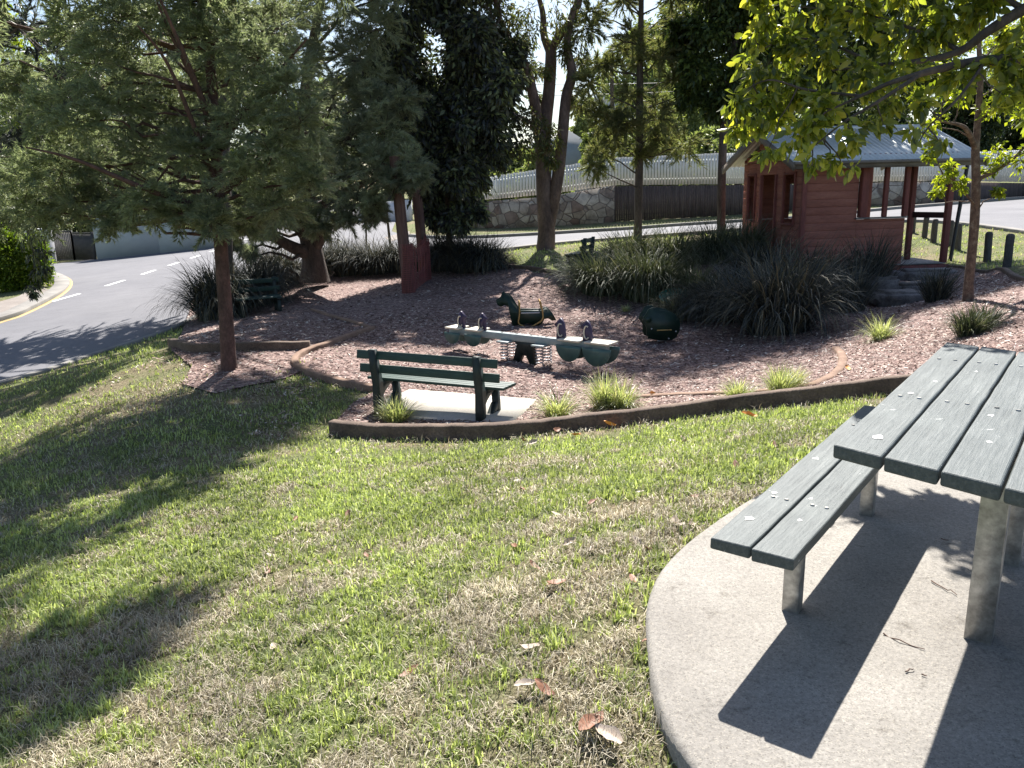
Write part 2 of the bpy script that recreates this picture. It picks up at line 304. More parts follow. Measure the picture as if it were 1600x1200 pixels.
MT['blade_dry'] = leafmat('dry_grass_blade', [(.26, .215, .16), (.43, .38, .285), (.62, .57, .45)], .2, .6, 2, .2, (1.1, 1, .8))
MT['chip'] = leafmat('mulch_chip', [(.09, .05, .045), (.19, .12, .10), (.30, .20, .175), (.45, .34, .30), (.74, .68, .62)], .0, .8, 1.2, .2)

# ------------------------------------------------------------------ object helpers
def tag(o, label=None, cat=None, group=None, kind=None):
    if label: o['label'] = label
    if cat: o['category'] = cat
    if group: o['group'] = group
    if kind: o['kind'] = kind
    return o
def empty(name, loc, rz=0, label=None, cat=None, group=None):
    o = bpy.data.objects.new(name, None); COL.objects.link(o); o.location = Vector([float(v) for v in loc]); o.rotation_euler = (0, 0, rz)
    o.empty_display_size = .2
    return tag(o, label, cat, group)
def mesh_np(name, V, faces, mat, parent=None, smooth=False):
    """V (n,3); faces: list of int arrays (m,k)"""
    V = np.asarray(V, float); me = bpy.data.meshes.new(name)
    me.vertices.add(len(V)); me.vertices.foreach_set('co', V.ravel())
    faces = [f for f in faces if len(f)]
    idx = np.concatenate([f.ravel() for f in faces]); tot = np.concatenate([np.full(len(f), f.shape[1]) for f in faces])
    st = np.concatenate([[0], np.cumsum(tot)[:-1]])
    me.loops.add(len(idx)); me.loops.foreach_set('vertex_index', idx.astype(np.int32))
    me.polygons.add(len(tot)); me.polygons.foreach_set('loop_start', st.astype(np.int32)); me.polygons.foreach_set('loop_total', tot.astype(np.int32))
    if smooth: me.polygons.foreach_set('use_smooth', np.ones(len(tot), bool))
    me.materials.append(mat); me.update(calc_edges=True); me.validate()
    o = bpy.data.objects.new(name, me); COL.objects.link(o)
    if parent: o.parent = parent
    return o
class MB:
    """collects shapes into one mesh"""
    def __init__(s): s.v = []; s.f = {}; s.n = 0
    def add(s, V, Fc):
        V = np.asarray(V, float); s.v.append(V)
        for f in Fc:
            s.f.setdefault(len(f), []).append(np.array(f)+s.n)
        s.n += len(V)
    def addarr(s, V, A):
        s.v.append(np.asarray(V, float)); s.f.setdefault(A.shape[1], []).extend(list(A+s.n)); s.n += len(V)
    def box(s, c, size, rot=None, taper=1.0, bev=0.0):
        hx, hy, hz = [q/2 for q in size]
        if bev > 0:
            b = min(bev, hx*.9, hy*.9, hz*.9)
            bm = bmesh.new(); bmesh.ops.create_cube(bm, size=1)
            for v in bm.verts: v.co = Vector((v.co.x*size[0], v.co.y*size[1], v.co.z*size[2]))
            bmesh.ops.bevel(bm, geom=bm.edges[:], offset=b, segments=2, affect='EDGES', profile=.5)
            V = np.array([v.co[:] for v in bm.verts]); Fc = [[v.index for v in f.verts] for f in bm.faces]; bm.free()
        else:
            V = np.array([(x*hx, y*hy, z*hz) for x in (-1, 1) for y in (-1, 1) for z in (-1, 1)])
            Fc = [(0, 1, 3, 2), (4, 6, 7, 5), (0, 4, 5, 1), (2, 3, 7, 6), (0, 2, 6, 4), (1, 5, 7, 3)]
        if taper != 1: V[:, :2] *= np.where(V[:, 2:3] > 0, taper, 1)
        if rot is not None: V = V @ np.array(rot).T
        s.add(V+np.array(c), Fc); return s
    def tube(s, pts, rad, n=8, cap=True):
        pts = np.asarray(pts, float); m = len(pts); rad = np.broadcast_to(np.asarray(rad, float), (m,))
        T = np.gradient(pts, axis=0); T /= np.linalg.norm(T, axis=1)[:, None]+1e-9
        ref = np.array([0, 0, 1.]) if abs(T[0][2]) < .9 else np.array([1., 0, 0]); ang = np.arange(n)*2*PI/n; V = []
        a = np.cross(T[0], ref); a /= np.linalg.norm(a)
        for k in range(m):
            a = a-T[k]*(a@T[k]); a /= np.linalg.norm(a)+1e-9; b = np.cross(T[k], a)
            V.append(pts[k]+rad[k]*(np.cos(ang)[:, None]*a+np.sin(ang)[:, None]*b))
        V = np.concatenate(V); Fc = []
        for k in range(m-1):
            for j in range(n):
                Fc.append((k*n+j, k*n+(j+1) % n, (k+1)*n+(j+1) % n, (k+1)*n+j))
        s.add(V, Fc)
        if cap: s.add(V[:n][::-1], [tuple(range(n))]); s.add(V[-n:], [tuple(range(n))])
        return s
    def prism(s, poly, d, M=None):
        """poly in local XZ, extruded +-d/2 along Y, then matrix M"""
        n = len(poly); V = np.array([(x, -d/2, z) for x, z in poly]+[(x, d/2, z) for x, z in poly])
        Fc = [tuple(range(n)), tuple(range(2*n-1, n-1, -1))]+[(i, i+n, (i+1) % n+n, (i+1) % n) for i in range(n)]
        if M is not None: V = (np.array(M)[:3, :3] @ V.T).T+np.array(M)[:3, 3]
        s.add(V, Fc); return s
    def build(s, name, mat, parent=None, smooth=False, loc=None):
        V = np.concatenate(s.v); Fs = [np.array(a) for a in s.f.values()]
        if loc is not None: V = V-np.array(loc)
        o = mesh_np(name, V, Fs, mat, parent, smooth)
        bm = bmesh.new(); bm.from_mesh(o.data); bmesh.ops.recalc_face_normals(bm, faces=bm.faces[:]); bm.to_mesh(o.data); bm.free()
        if loc is not None: o.location = Vector([float(q) for q in loc])
        return o
def copy_tree(o, parent=None):
    c = o.copy(); COL.objects.link(c); c.parent = parent
    for ch in list(o.children): copy_tree(ch, c)
    return c
def rotz(a): return np.array([[math.cos(a), -math.sin(a), 0], [math.sin(a), math.cos(a), 0], [0, 0, 1]])
def smooth_path(pts, n=8):
    pts = np.asarray(pts, float); out = []
    for i in range(len(pts)-1):
        p0 = pts[max(i-1, 0)]; p1 = pts[i]; p2 = pts[i+1]; p3 = pts[min(i+2, len(pts)-1)]
        for k in range(n):
            t = k/n; out.append(.5*((2*p1)+(-p0+p2)*t+(2*p0-5*p1+4*p2-p3)*t*t+(-p0+3*p1-3*p2+p3)*t**3))
    out.append(pts[-1]); return np.array(out)
# sheet draped over the terrain inside a polygon
def sheet(name, poly, mat, dz, step, label=None, kind='structure'):
    poly = [tuple(map(float, p[:2])) for p in poly]
    # densify the outline
    out = []
    for i in range(len(poly)):
        a = np.array(poly[i]); b = np.array(poly[(i+1) % len(poly)]); k = max(1, int(np.linalg.norm(b-a)/step))
        for j in range(k): out.append(tuple(a+(b-a)*j/k))
    xs = [p[0] for p in out]; ys = [p[1] for p in out]
    gx, gy = np.meshgrid(np.arange(min(xs), max(xs), step), np.arange(min(ys), max(ys), step))
    gx = gx.ravel()+rng.uniform(-.1, .1, gx.size)*step; gy = gy.ravel()+rng.uniform(-.1, .1, gy.size)*step
    k = inpoly(gx, gy, out); pts = out+list(zip(gx[k], gy[k]))
    r = delaunay_2d_cdt([Vector(p) for p in pts], [(i, (i+1) % len(out)) for i in range(len(out))], [list(range(len(out)))], 1, 1e-5)
    V2 = np.array([v[:] for v in r[0]]); Z = ground(V2[:, 0], V2[:, 1])+dz
    tris = np.array([f for f in r[2] if len(f) == 3])
    a = V2[tris[:, 0]]; b = V2[tris[:, 1]]; c = V2[tris[:, 2]]
    neg = ((b-a)[:, 0]*(c-a)[:, 1]-(b-a)[:, 1]*(c-a)[:, 0]) < 0
    tris[neg] = tris[neg][:, ::-1]
    o = mesh_np(name, np.c_[V2, Z], [tris], mat, None, True); tag(o, label, kind=kind); return o
def pxpoly(pp, dz=0): return [gp(x, y, dz) for x, y in pp]
# =================================================================== SETTING
SLAB = [atz(x, y, 0)[:2] for x, y in [(1095,1215),(1052,1150),(1022,1075),(1012,1000),(1010,950),(1022,910),(1040,880),(1075,845),(1115,815),(1160,785),(1210,757),(1262,728),(1318,700)]]
SLAB = [tuple(p) for p in SLAB] + [(2.35, 4.9), (2.9, 5.3), (3.8, 5.5), (5.2, 5.1), (6.2, 3.6), (6.0, 1.6), (4.5, .2), (2.2, .1), (.9, .9)]
MULCH_PX = [(518,668),(552,632),(583,616),(545,605),(508,597),(470,583),(440,596),(395,604),(335,618),(285,603),(300,575),(268,550),(288,512),(300,470),(400,440),(520,425),(620,414),(790,410),(835,428),(895,430),(960,405),(1060,395),(1165,385),(1230,400),(1400,412),(1490,420),(1545,428),(1600,441),(1700,460),(1800,540)]
MULCH = [tuple(p[:2]) for p in pxpoly(MULCH_PX)]
EDGE_PX = [(520,664),(560,669),(620,672),(700,673),(760,672),(820,667),(900,658),(1000,648),(1100,635),(1200,624),(1300,613),(1400,601),(1500,592)]
EDGE = [gp(x, y+14) for x, y in EDGE_PX]
MULCH += [tuple(p[:2]) for p in EDGE[::-1]]
ROAD_PX = [(-420,720),(-200,665),(0,602),(80,580),(150,556),(220,534),(280,512),(335,480),(390,446),(450,421),(520,407),(600,399),(700,396),(790,391),(900,379),(1000,371),(1130,361),(1300,351),(1420,346),(1500,350),(1600,363),(1750,380),(2000,400),
           (2000,305),(1700,309),(1600,312),(1500,320),(1400,328),(1270,341),(1130,350),(1000,359),(900,365),(760,373),(690,374),(640,371),(612,362),(618,347),(640,335),(634,325),(560,322),(500,330),(440,350),(380,366),(320,379),(250,392),(150,405),(75,414),(72,428),(98,432),(112,443),(106,456),(82,472),(42,492),(0,506),(-200,566),(-420,630)]
ROADW = [tuple(p[:2]) for p in pxpoly(ROAD_PX)]
slabc = np.array(SLAB)
def dryness(x, y):
    n = fbm(x*1.5+3, y*2.3, 11); n2 = fbm(x*4.6, y*6.5, 5)
    d = np.clip((n*.65+n2*.35-.465)*5.0, 0, .85)
    ds = np.sqrt(((x-.2)/.45)**2+((y-2.9)/1.3)**2)
    d = np.maximum(d, np.clip(1.35-ds, 0, .9)*np.clip(n2*1.9-.1, .25, 1))
    d = np.maximum(d, np.clip(1.25-np.sqrt(((x+4.6)/2.0)**2+((y-10.6)/1.5)**2), 0, .95)*np.clip(n2*2.2-.1, .2, 1))
    return d
def axis(segs):
    o = []
    for a, b, st in segs: o += list(np.arange(a, b, st))
    return np.array(o+[segs[-1][1]])
gx = axis([(-500,-90,60),(-90,-30,5),(-30,-8,.5),(-8,12,.22),(12,34,.5),(34,90,5),(90,500,60)])
gy = axis([(-300,-30,60),(-30,-2,3),(-2,22,.22),(22,48,.5),(48,130,5),(130,800,80)])
X, Y = np.meshgrid(gx, gy); Z = ground(X.ravel(), Y.ravel())
k = inpoly(X.ravel(), Y.ravel(), SLAB); Z = np.where(k, np.minimum(Z, -.05), Z)
nx, ny = len(gx), len(gy); I = np.arange(nx*ny).reshape(ny, nx)
Q = np.stack([I[:-1, :-1], I[:-1, 1:], I[1:, 1:], I[1:, :-1]], -1).reshape(-1, 4)
lawn = mesh_np('lawn', np.c_[X.ravel(), Y.ravel(), Z], [Q], MT['lawn'], None, True); tag(lawn, 'sloping patchy lawn of green and dry grass', kind='structure')
at = lawn.data.attributes.new('dry', 'FLOAT', 'POINT'); at.data.foreach_set('value', dryness(X.ravel(), Y.ravel()).astype(np.float32))
mulch = sheet('mulch_bed', MULCH, MT['mulch'], .03, .22, 'brown bark mulch covering the playground floor')
road = sheet('road', ROADW, MT['asphalt'], .02, .8, 'grey asphalt road curving round the park')
# slab with rounded edge
def flatslab(name, poly, z, th, mat, label):
    mb = MB(); n = len(poly); P_ = smooth_path(poly+[poly[0]], 4)[:-1]; n = len(P_)
    c = P_.mean(0); inn = P_+(c-P_)*.012
    V = [(p[0], p[1], z) for p in inn]+[(p[0], p[1], z-.012) for p in P_]+[(p[0], p[1], z-th) for p in P_]
    F_ = [tuple(range(n))]+[(i, n+i, n+(i+1) % n, (i+1) % n) for i in range(n)]+[(n+i, 2*n+i, 2*n+(i+1) % n, n+(i+1) % n) for i in range(n)]
    mb.add(V, F_); return tag(mb.build(name, mat), label, kind='structure')
slab = flatslab('concrete_slab', SLAB, 0.0, .14, MT['slab'], 'round pebbly concrete slab under the picnic table')
# road paint and kerbs
mb = MB()
CL = [gp(x, y, .026) for x, y in [(-60,508),(0,493),(100,466),(200,436),(300,403),(345,388),(400,368)]]
cl = smooth_path(CL, 40); L = np.concatenate([[0], np.cumsum(np.linalg.norm(np.diff(cl, axis=0), axis=1))])
s0 = .3
while s0+1.0 < L[-1]:
    a = np.array([np.interp(s0, L, cl[:, k]) for k in range(3)]); b = np.array([np.interp(s0+1.25, L, cl[:, k]) for k in range(3)])
    d = (b-a)/np.linalg.norm(b-a); nn = np.array([-d[1], d[0], 0])*.075
    a[2] = g1(*a[:2])+.03; b[2] = g1(*b[:2])+.03
    mb.add([a-nn, b-nn, b+nn, a+nn], [(0, 1, 2, 3)]); s0 += 2.65
tag(mb.build('centre_line', MT['white_paint']), 'broken white line painted along the road', kind='structure')
def ribbon(name, path, wdt, z0, z1, mat, label, side=0, step=6, taper=0, par=None, kind='structure', seg=False, jit=0, msh=None):
    """a strip of square section following the terrain: width wdt, from ground+z0 to ground+z1"""
    p = smooth_path(np.array([q[:2] for q in path]), step); T = np.gradient(p, axis=0); T /= np.linalg.norm(T, axis=1)[:, None]
    N = np.c_[-T[:, 1], T[:, 0]]; zc = ground(p[:, 0], p[:, 1]); m = len(p)
    if jit:
        j = (fbm(p[:, 0]*3, p[:, 1]*3, 4)-.5)*jit; p = p+N*j[:, None]; zc = zc+(fbm(p[:, 0]*5, p[:, 1]*5, 9)-.5)*jit
    A = p+N*(side*wdt/2-wdt/2); B = p+N*(side*wdt/2+wdt/2); b = min(.015, wdt*.2)
    A2 = A+N*b; B2 = B-N*b
    V = np.concatenate([np.c_[A, zc+z0], np.c_[A, zc+z1-b], np.c_[A2, zc+z1], np.c_[B2, zc+z1], np.c_[B, zc+z1-b], np.c_[B, zc+z0]])
    Fc = []
    for r_ in range(5):
        for i in range(m-1): Fc.append((r_*m+i, r_*m+i+1, (r_+1)*m+i+1, (r_+1)*m+i))
    Fc += [(0, m, 2*m, 3*m, 4*m, 5*m), tuple(k*m+m-1 for k in range(6))]
    o = (msh or MB()); o.add(V, Fc)
    if msh is not None: return
    return tag(o.build(name, mat, par), label, kind=kind)
ribbon('kerb', pxpoly([(700,397),(790,392),(900,380),(1000,372),(1130,362),(1300,352),(1420,347),(1500,351),(1600,364),(1750,381)]), .3, -.1, .10, MT['kerb'], 'low concrete kerb along the park side of the road')
ribbon('kerb', pxpoly([(-200,664),(0,601),(80,579),(150,555),(220,533),(280,511),(335,479),(390,445),(450,420),(520,406),(600,398),(700,395)]), .18, -.1, .06, MT['kerb'], 'kerb between the lawn slope and the road')
ribbon('kerb', pxpoly([(1700,308),(1600,311),(1500,319),(1400,327),(1270,340),(1130,349),(1000,358),(900,364),(760,372),(690,373),(642,370)]), .25, -.1, .13, MT['kerb'], 'kerb at the foot of the far verge')
ribbon('kerb', pxpoly([(72,428),(92,430),(106,436),(111,444),(104,456),(80,472),(40,492),(0,506),(-200,566)]), .12, -.1, .04, MT['yellow_paint'], 'kerb lip painted yellow round the street corner')
ribbon('kerb', pxpoly([(72,430),(86,433),(96,440),(97,448),(88,458),(66,470),(36,485),(0,499),(-200,556)]), .5, -.1, .12, MT['kerb'], 'wide concrete kerb round the street corner')
sheet('footpath', pxpoly([(60,447),(78,455),(60,468),(34,483),(0,497),(-200,552),(-200,520),(0,473),(30,464)]), MT['path'], .035, .6, 'pale concrete footpath beside the hedge')
# path strip on the far verge, seen between the shrubs
sheet('footpath', pxpoly([(600,372),(640,362),(640,368),(612,378)]), MT['path'], .03, .8, 'small piece of paving by the corner verge')
pp = pxpoly([(642,612),(838,628),(836,632),(800,664),(640,655)])
# ------------------------------------------------------------------ timber edgings (each a thing)
def outline_thing(name, path, wdt, z0, z1, mat, label, cat, **kw):
    mb = MB(); ribbon(name, path, wdt, z0, z1, mat, None, msh=mb, **kw); o = mb.build(name, mat)
    return tag(o, label, cat)
outline_thing('retaining_edge', [EDGE[0]]+EDGE[1:], .13, -.1, .17, MT['timber_top'], 'thick curved timber sleeper edging between the lawn and the mulch, in front of the bench', 'garden edging', jit=.03)
outline_thing('timber_edging', pxpoly([(583,517),(545,530),(505,545),(475,556),(462,566),(466,577),(490,589),(525,600),(560,608),(585,613)]), .11, -.05, .10, MT['timber_tan'], 'tan edging curving left of the bench round the play area', 'garden edging', jit=.02)
outline_thing('timber_edging', pxpoly([(1306,548),(1315,558),(1316,572),(1305,588),(1280,602),(1240,612),(1180,617),(1100,620),(1040,622),(985,626)]), .11, -.05, .06, MT['timber_tan'], 'tan edging curving round the right end of the play area near the table', 'garden edging', jit=.02)
outline_thing('timber_edging', pxpoly([(268,543),(300,551),(350,551),(420,549),(485,548)]), .12, -.05, .16, MT['timber_top'], 'short straight sleeper edging behind the red barked tree trunk', 'garden edging', jit=.02)
outline_thing('timber_edging', pxpoly([(488,486),(520,497),(555,507),(583,517)]), .1, -.05, .07, MT['timber_tan'], 'shaded edging running back from the corner of the play area', 'garden edging', jit=.02)
outline_thing('timber_edging', pxpoly([(798,420),(830,422),(862,428),(895,432)]), .12, -.05, .10, MT['timber_top'], 'weathered sleeper edging at the foot of the forked gum tree', 'garden edging', jit=.02)
outline_thing('timber_edging', pxpoly([(1483,418),(1510,422),(1545,428),(1600,441),(1680,458)]), .12, -.05, .08, MT['timber_top'], 'dark edging between the mulch and the lawn with the bollards', 'garden edging', jit=.02)
# ------------------------------------------------------------------ pad under the park bench
bl = gp(593, 652); br = gp(752, 662)
padp = [gp(x, y)[:2] for x, y in [(640,614),(838,630),(800,666),(600,655),(604,630)]]
mb = MB(); zp = max(g1(*p) for p in padp)-.015
P4 = np.array(padp); n4 = len(P4)
mb.add([(p[0], p[1], g1(*p)+.055) for p in P4]+[(p[0], p[1], g1(*p)-.15) for p in P4], [tuple(range(n4))]+[(i, n4+i, n4+(i+1) % n4, (i+1) % n4) for i in range(n4)])
tag(mb.build('concrete_pad', MT['pad']), 'pale concrete pad under the park bench', kind='structure')
# =================================================================== PICNIC TABLE AND BENCH
S = 1.12
TH = .9202; dv = np.array([math.cos(TH), math.sin(TH), 0]); nv = np.array([math.sin(TH), -math.cos(TH), 0])
RT = np.array([dv, np.cross([0, 0, 1], dv), [0, 0, 1]]).T       # local x = along the planks, y = away to the left
def plank(name, org, L_, w_, t_, skew, parent, mat, seed=0):
    """plank with top at org z; org = near left top corner (world, relative to parent)"""
    bm = bmesh.new(); seg = 14
    V = []; rows = []
    for i in range(seg+1):
        f_ = i/seg
        for (yy, zz) in ((0, 0), (w_, 0), (w_, -t_), (0, -t_)):
            x = f_*L_ + skew*yy
            V.append(bm.verts.new((x, -yy+random.uniform(-1, 1)*.0008, zz+random.uniform(-1, 1)*.0012)))
    for i in range(seg):
        for j in range(4): bm.faces.new((V[i*4+j], V[i*4+(j+1) % 4], V[i*4+4+(j+1) % 4], V[i*4+4+j]))
    bm.faces.new(V[:4]); bm.faces.new(V[-4:][::-1])
    bmesh.ops.recalc_face_normals(bm, faces=bm.faces[:])
    ed = [e for e in bm.edges if len(e.link_faces) == 2 and e.calc_face_angle(0) > .6]
    bmesh.ops.bevel(bm, geom=ed, offset=.007, segments=3, affect='EDGES', profile=.5)
    for f_ in bm.faces: f_.smooth = False
    me = bpy.data.meshes.new(name); bm.to_mesh(me); bm.free(); me.materials.append(mat)
    o = bpy.data.objects.new(name, me); COL.objects.link(o); o.parent = parent; o.location = Vector(org); return o
def bolts(parent, pts, name='bolt'):
    for p in pts:
        mb = MB(); mb.tube([(p[0], p[1], p[2]-.002), (p[0], p[1], p[2]+.004)], [.009, .007], 8); mb.build(name, MT['steel'], parent)
T0 = np.array([.8214, 1.9571, 0])*S; TL = 1.6055*S; TZ = .75*S; WT = .1302*S; TK = .043
pt = empty('picnic_table', T0, TH, 'weathered green plank picnic table on square steel legs beside a lower bench', 'table')
for i in range(5):
    plank('table_plank', (0-.2727*WT*i, -WT*i, TZ), TL, WT-.007, TK, -.2727*-1*-1, pt, MT['plank'])
for x, y in ((.69, .36), (1.41, .375)):
    mb = MB(); mb.box((x, -y, (TZ-TK-.03)/2-.01), (.084, .084, TZ-TK-.03), bev=.0025); mb.build('leg', MT['steel'], pt)
    mb = MB(); mb.box((x, -y, TZ-TK-.018), (.06, .62, .034), bev=.004); mb.build('cross_bar', MT['steel'], pt)
bolts(pt, [(x, -WT*i-.04-yy, TZ) for x in (.66, 1.38) for i in range(5) for yy in (0, .06)])
B0 = np.array([.577, 2.1991, 0])*S; BL = 1.7525*S; BZ = .3868*S; WB = .257*S
pb = empty('picnic_bench', B0, TH, 'low two plank green bench seat on thin steel legs left of the picnic table', 'bench')
for i in range(2): plank('seat_plank', (-.01*i, -WB/2*i, BZ), BL, WB/2-.008, TK, 0, pb, MT['plank'])
for x in (.46, 1.56):
    mb = MB(); mb.box((x, -.145, (BZ-TK)/2-.012), (.058, .06, BZ-TK-.022), bev=.002); mb.build('leg', MT['steel'], pb)
    mb = MB(); mb.box((x, -.145, BZ-TK-.010), (.05, .25, .018), bev=.003); mb.build('cross_bar', MT['steel'], pb)
bolts(pb, [(x, -WB/2*i-.05-yy, BZ) for x in (.46, 1.56) for i in range(2) for yy in (0, .05)])
def blot(parent, x, y, z, r_):
    bm = MB(); a = np.arange(9)*2*PI/9; rr = r_*rng.uniform(.45, 1.15, 9)
    V = [(x, y, z+.004)]+[(x+rr[i]*math.cos(a[i])*1.5, y+rr[i]*math.sin(a[i]), z+.0012) for i in range(9)]
    bm.add(V, [(0, i+1, (i+1) % 9+1) for i in range(9)]); return bm.build('bird_dropping', MT['dropping'], parent)
for x, y, r_ in ((.13, .09, .018), (.72, .06, .012), (.95, .10, .009), (1.2, .2, .008), (.55, .33, .01), (.25, .36, .008)): blot(pt, x, -y, TZ, r_)
for x, y, r_ in ((.22, .05, .018), (.50, .04, .014), (.52, .17, .008), (.98, .05, .013), (.3, .2, .008), (1.3, .1, .01)): blot(pb, x, -y, BZ, r_)
# =================================================================== PARK BENCH seen from behind
def park_bench(loc, rz, label, L_=1.67, sup=.67):
    t = empty('park_bench', loc, rz, label, 'bench')
    for sx in (-sup, sup):
        mb = MB(); Mx = Matrix.Translation((sx, 0, 0)) @ Matrix.Rotation(PI/2, 4, 'Z')   # profile x -> local y (forward)
        back = [(-.06, -.06), (.035, -.06), (.05, .2), (.06, .38), (.03, .55), (-.03, .84), (-.10, .84), (-.085, .6), (-.055, .4), (-.065, .2)]
        arm = [(.03, .37), (.44, .36), (.47, .395), (.45, .415), (.05, .42)]
        leg = [(.36, .37), (.43, .37), (.46, .2), (.46, -.06), (.38, -.06), (.375, .15)]
        brace = [(.02, -.02), (.10, -.02), (.2, .05), (.34, .19), (.41, .2), (.41, .13), (.30, .06), (.2, -.04), (.1, -.06), (.02, -.06)]
        haunch = [(.03, .22), (.10, .28), (.22, .345), (.33, .375), (.03, .38)]
        for q in (back, arm, leg, brace, haunch): mb.prism(q, .085 if q is back else .075, Mx)
        mb.build('support', MT['concrete_post'], t)
    def slat(c, sz, rx=0):
        mb = MB(); mb.box((0, 0, 0), sz, bev=.006); o = mb.build('slat', MT['slat'], t); o.location = c; o.rotation_euler = (rx, 0, 0)
    slat((0, -.035, .765), (L_, .035, .105), -.2); slat((0, .01, .585), (L_, .035, .105), -.15)
    for k in range(4): slat((.02, .13+k*.093, .435-.004*k), (L_-.02, .078, .035), -.02)
    return t
bdir = br-bl; byaw = math.atan2(bdir[1], bdir[0]); bc = (bl+br)/2
park_bench((bc[0], bc[1]+.03, min(bl[2], br[2])+.03), byaw, 'dark green slatted park bench seen from behind, standing on the pale concrete pad', 1.92, np.linalg.norm(bdir[:2])/2)
q = gp(408, 492); park_bench((q[0]-.1, q[1]+.2, q[2]-.02), math.radians(-155), 'dim green park bench in deep shade just behind the red barked trunk', 1.0, .4)
q = gp(905, 402); park_bench((q[0]+.15, q[1]-.6, q[2]-.28), math.radians(65), 'dark park bench half hidden by shrubs right of the forked gum tree', 1.0, .32)
# =================================================================== PLAY EQUIPMENT
def disc_poly(r_, a0, a1, n=14): return [(r_*math.cos(a0+(a1-a0)*k/n), r_*math.sin(a0+(a1-a0)*k/n)) for k in range(n+1)]
def spring(mb, x, y, z0, z1, r_, wire=.012, turns=6):
    a = np.linspace(0, turns*2*PI, turns*14); mb.tube(np.c_[x+r_*np.cos(a), y+r_*np.sin(a), z0+(z1-z0)*a/a[-1]], wire, 6)
A = gp(706, 548); B_ = gp(950, 590); mid = (A+B_)/2; zg = g1(mid[0], mid[1])
sy = math.atan2(B_[1]-A[1], B_[0]-A[0]); SL = np.linalg.norm((B_-A)[:2])
ss = empty('spring_seesaw', (mid[0], mid[1], zg), sy, 'long four seat seesaw on steel springs with purple animal head backrests', 'seesaw')
mb = MB(); mb.box((0, 0, .41), (SL*1.0, .11, .11), bev=.015); mb.build('beam', MT['beam'], ss)
for k in (-.42, -.14, .14, .42):
    mb = MB(); mb.tube([(k, 0, .463), (k, 0, .471)], .022, 10); mb.build('bolt', MT['black_metal'], ss)
for k, (x, hr) in enumerate(((-.455, .165), (-.31, .17), (.30, .215), (.46, .235))):
    X0 = x*SL
    for yy in (-.13, .13):
        mb = MB(); poly = [(hr*1.0*math.cos(a), .40+hr*1.12*math.sin(a)) for a in np.linspace(PI, 2*PI, 15)]
        mb.prism(poly, .022, Matrix.Translation((X0, yy, 0))); mb.build('side_panel', MT['teal'], ss)
    mb = MB(); mb.box((X0, 0, .435 if False else .472), (hr*1.75, .30, .03), bev=.012); mb.build('seat', MT['cream'], ss)
    hx = X0+(hr*.62 if k < 2 else -hr*.95)
    hp = [(-.07, .40), (-.065, .52), (-.055, .62), (-.04, .68), (0, .745), (.02, .73), (.045, .70), (.10, .655), (.085, .63), (.06, .62), (.065, .54), (.07, .40)]
    if k >= 2: hp = [(-q[0]*1.1, .4+(q[1]-.4)*1.1) for q in hp]
    mb = MB(); mb.prism(hp, .05, Matrix.Translation((hx, 0, 0))); hd = mb.build('head_panel', MT['purple'], ss)
    for yy in (-.032, .032):
        mb = MB(); a = np.linspace(-.3*PI, 1.1*PI, 16)
        if k < 2: mb.tube(np.c_[hx-.005+.045*np.cos(a+2.2), np.full(16, yy), .58+.085*np.sin(a+2.2)], .011, 7)
        else: mb.tube(np.c_[hx+.0+.045*np.cos(a+2.0), np.full(16, yy), .60+.095*np.sin(a+2.0)], .011, 7)
        mb.build('hand_ring', MT['cream'], hd)
for x in (-.30, .36):
    for yy in (-.11, .11):
        mb = MB(); spring(mb, x, yy, .05, .33, .06, .010); mb.build('spring', MT['galv_spring'], ss)
    mb = MB(); mb.box((x, 0, .345), (.22, .36, .025), bev=.005); mb.build('mounting_plate', MT['beam'], ss)
mb = MB(); mb.prism([(-.20, 0.0), (-.11, 0.30), (-.16, .36), (.22, .36), (.17, .30), (.24, .0), (.14, 0), (.07, .14), (.02, .16), (-.03, .13), (-.10, 0)], .10); mb.build('pedestal', MT['concrete_post'], ss)
# spring horse
def from_px(poly, ox, oy, s): return [((x-ox)*s, (oy-y)*s) for x, y in poly]
q = gp(826, 509)
hz = empty('spring_horse', q, math.radians(2), 'small dark green horse rocker with ochre rails round its silver seat', 'rocker')
s = 16.0/F; oy = 509
body = from_px([(780,475),(778,470),(785,466),(787,461),(790,457),(793,460),(797,460),(803,466),(808,475),(814,484),(846,485),(851,482),(856,484),(862,491),(867,500),(861,501),(855,497),(849,498),(846,505),(838,508),(826,503),(816,505),(812,513),(804,513),(800,500),(798,488),(796,478),(790,475),(785,478)], 826, oy, s)
for yy in (-.12, .12):
    mb = MB(); mb.prism(body, .03, Matrix.Translation((0, yy, 0))); mb.build('side_panel', MT['dark_green'], hz)
mb = MB(); mb.box((.03, 0, .27), (.36, .30, .03), bev=.01); mb.build('seat', MT['silver'], hz)
for yy in (-.17, .17):
    mb = MB(); mb.tube(smooth_path([(-.17, yy, .47), (-.18, yy, .25), (-.20, yy, .09), (-.12, yy, .03), (.0, yy, .0), (.14, yy, .06), (.25, yy, .14), (.26, yy, .28), (.22, yy, .48)], 5), .015, 7); mb.build('rail', MT['gold'], hz)
mb = MB(); spring(mb, .02, 0, .0, .24, .08, .013, 5); mb.build('spring', MT['black_metal'], hz)
for xx, zz in ((-.17, .47), (.22, .48)):
    mb = MB(); mb.tube([(xx, -.17, zz), (xx, .17, zz)], .014, 7); mb.build('hand_grip', MT['gold'], hz)
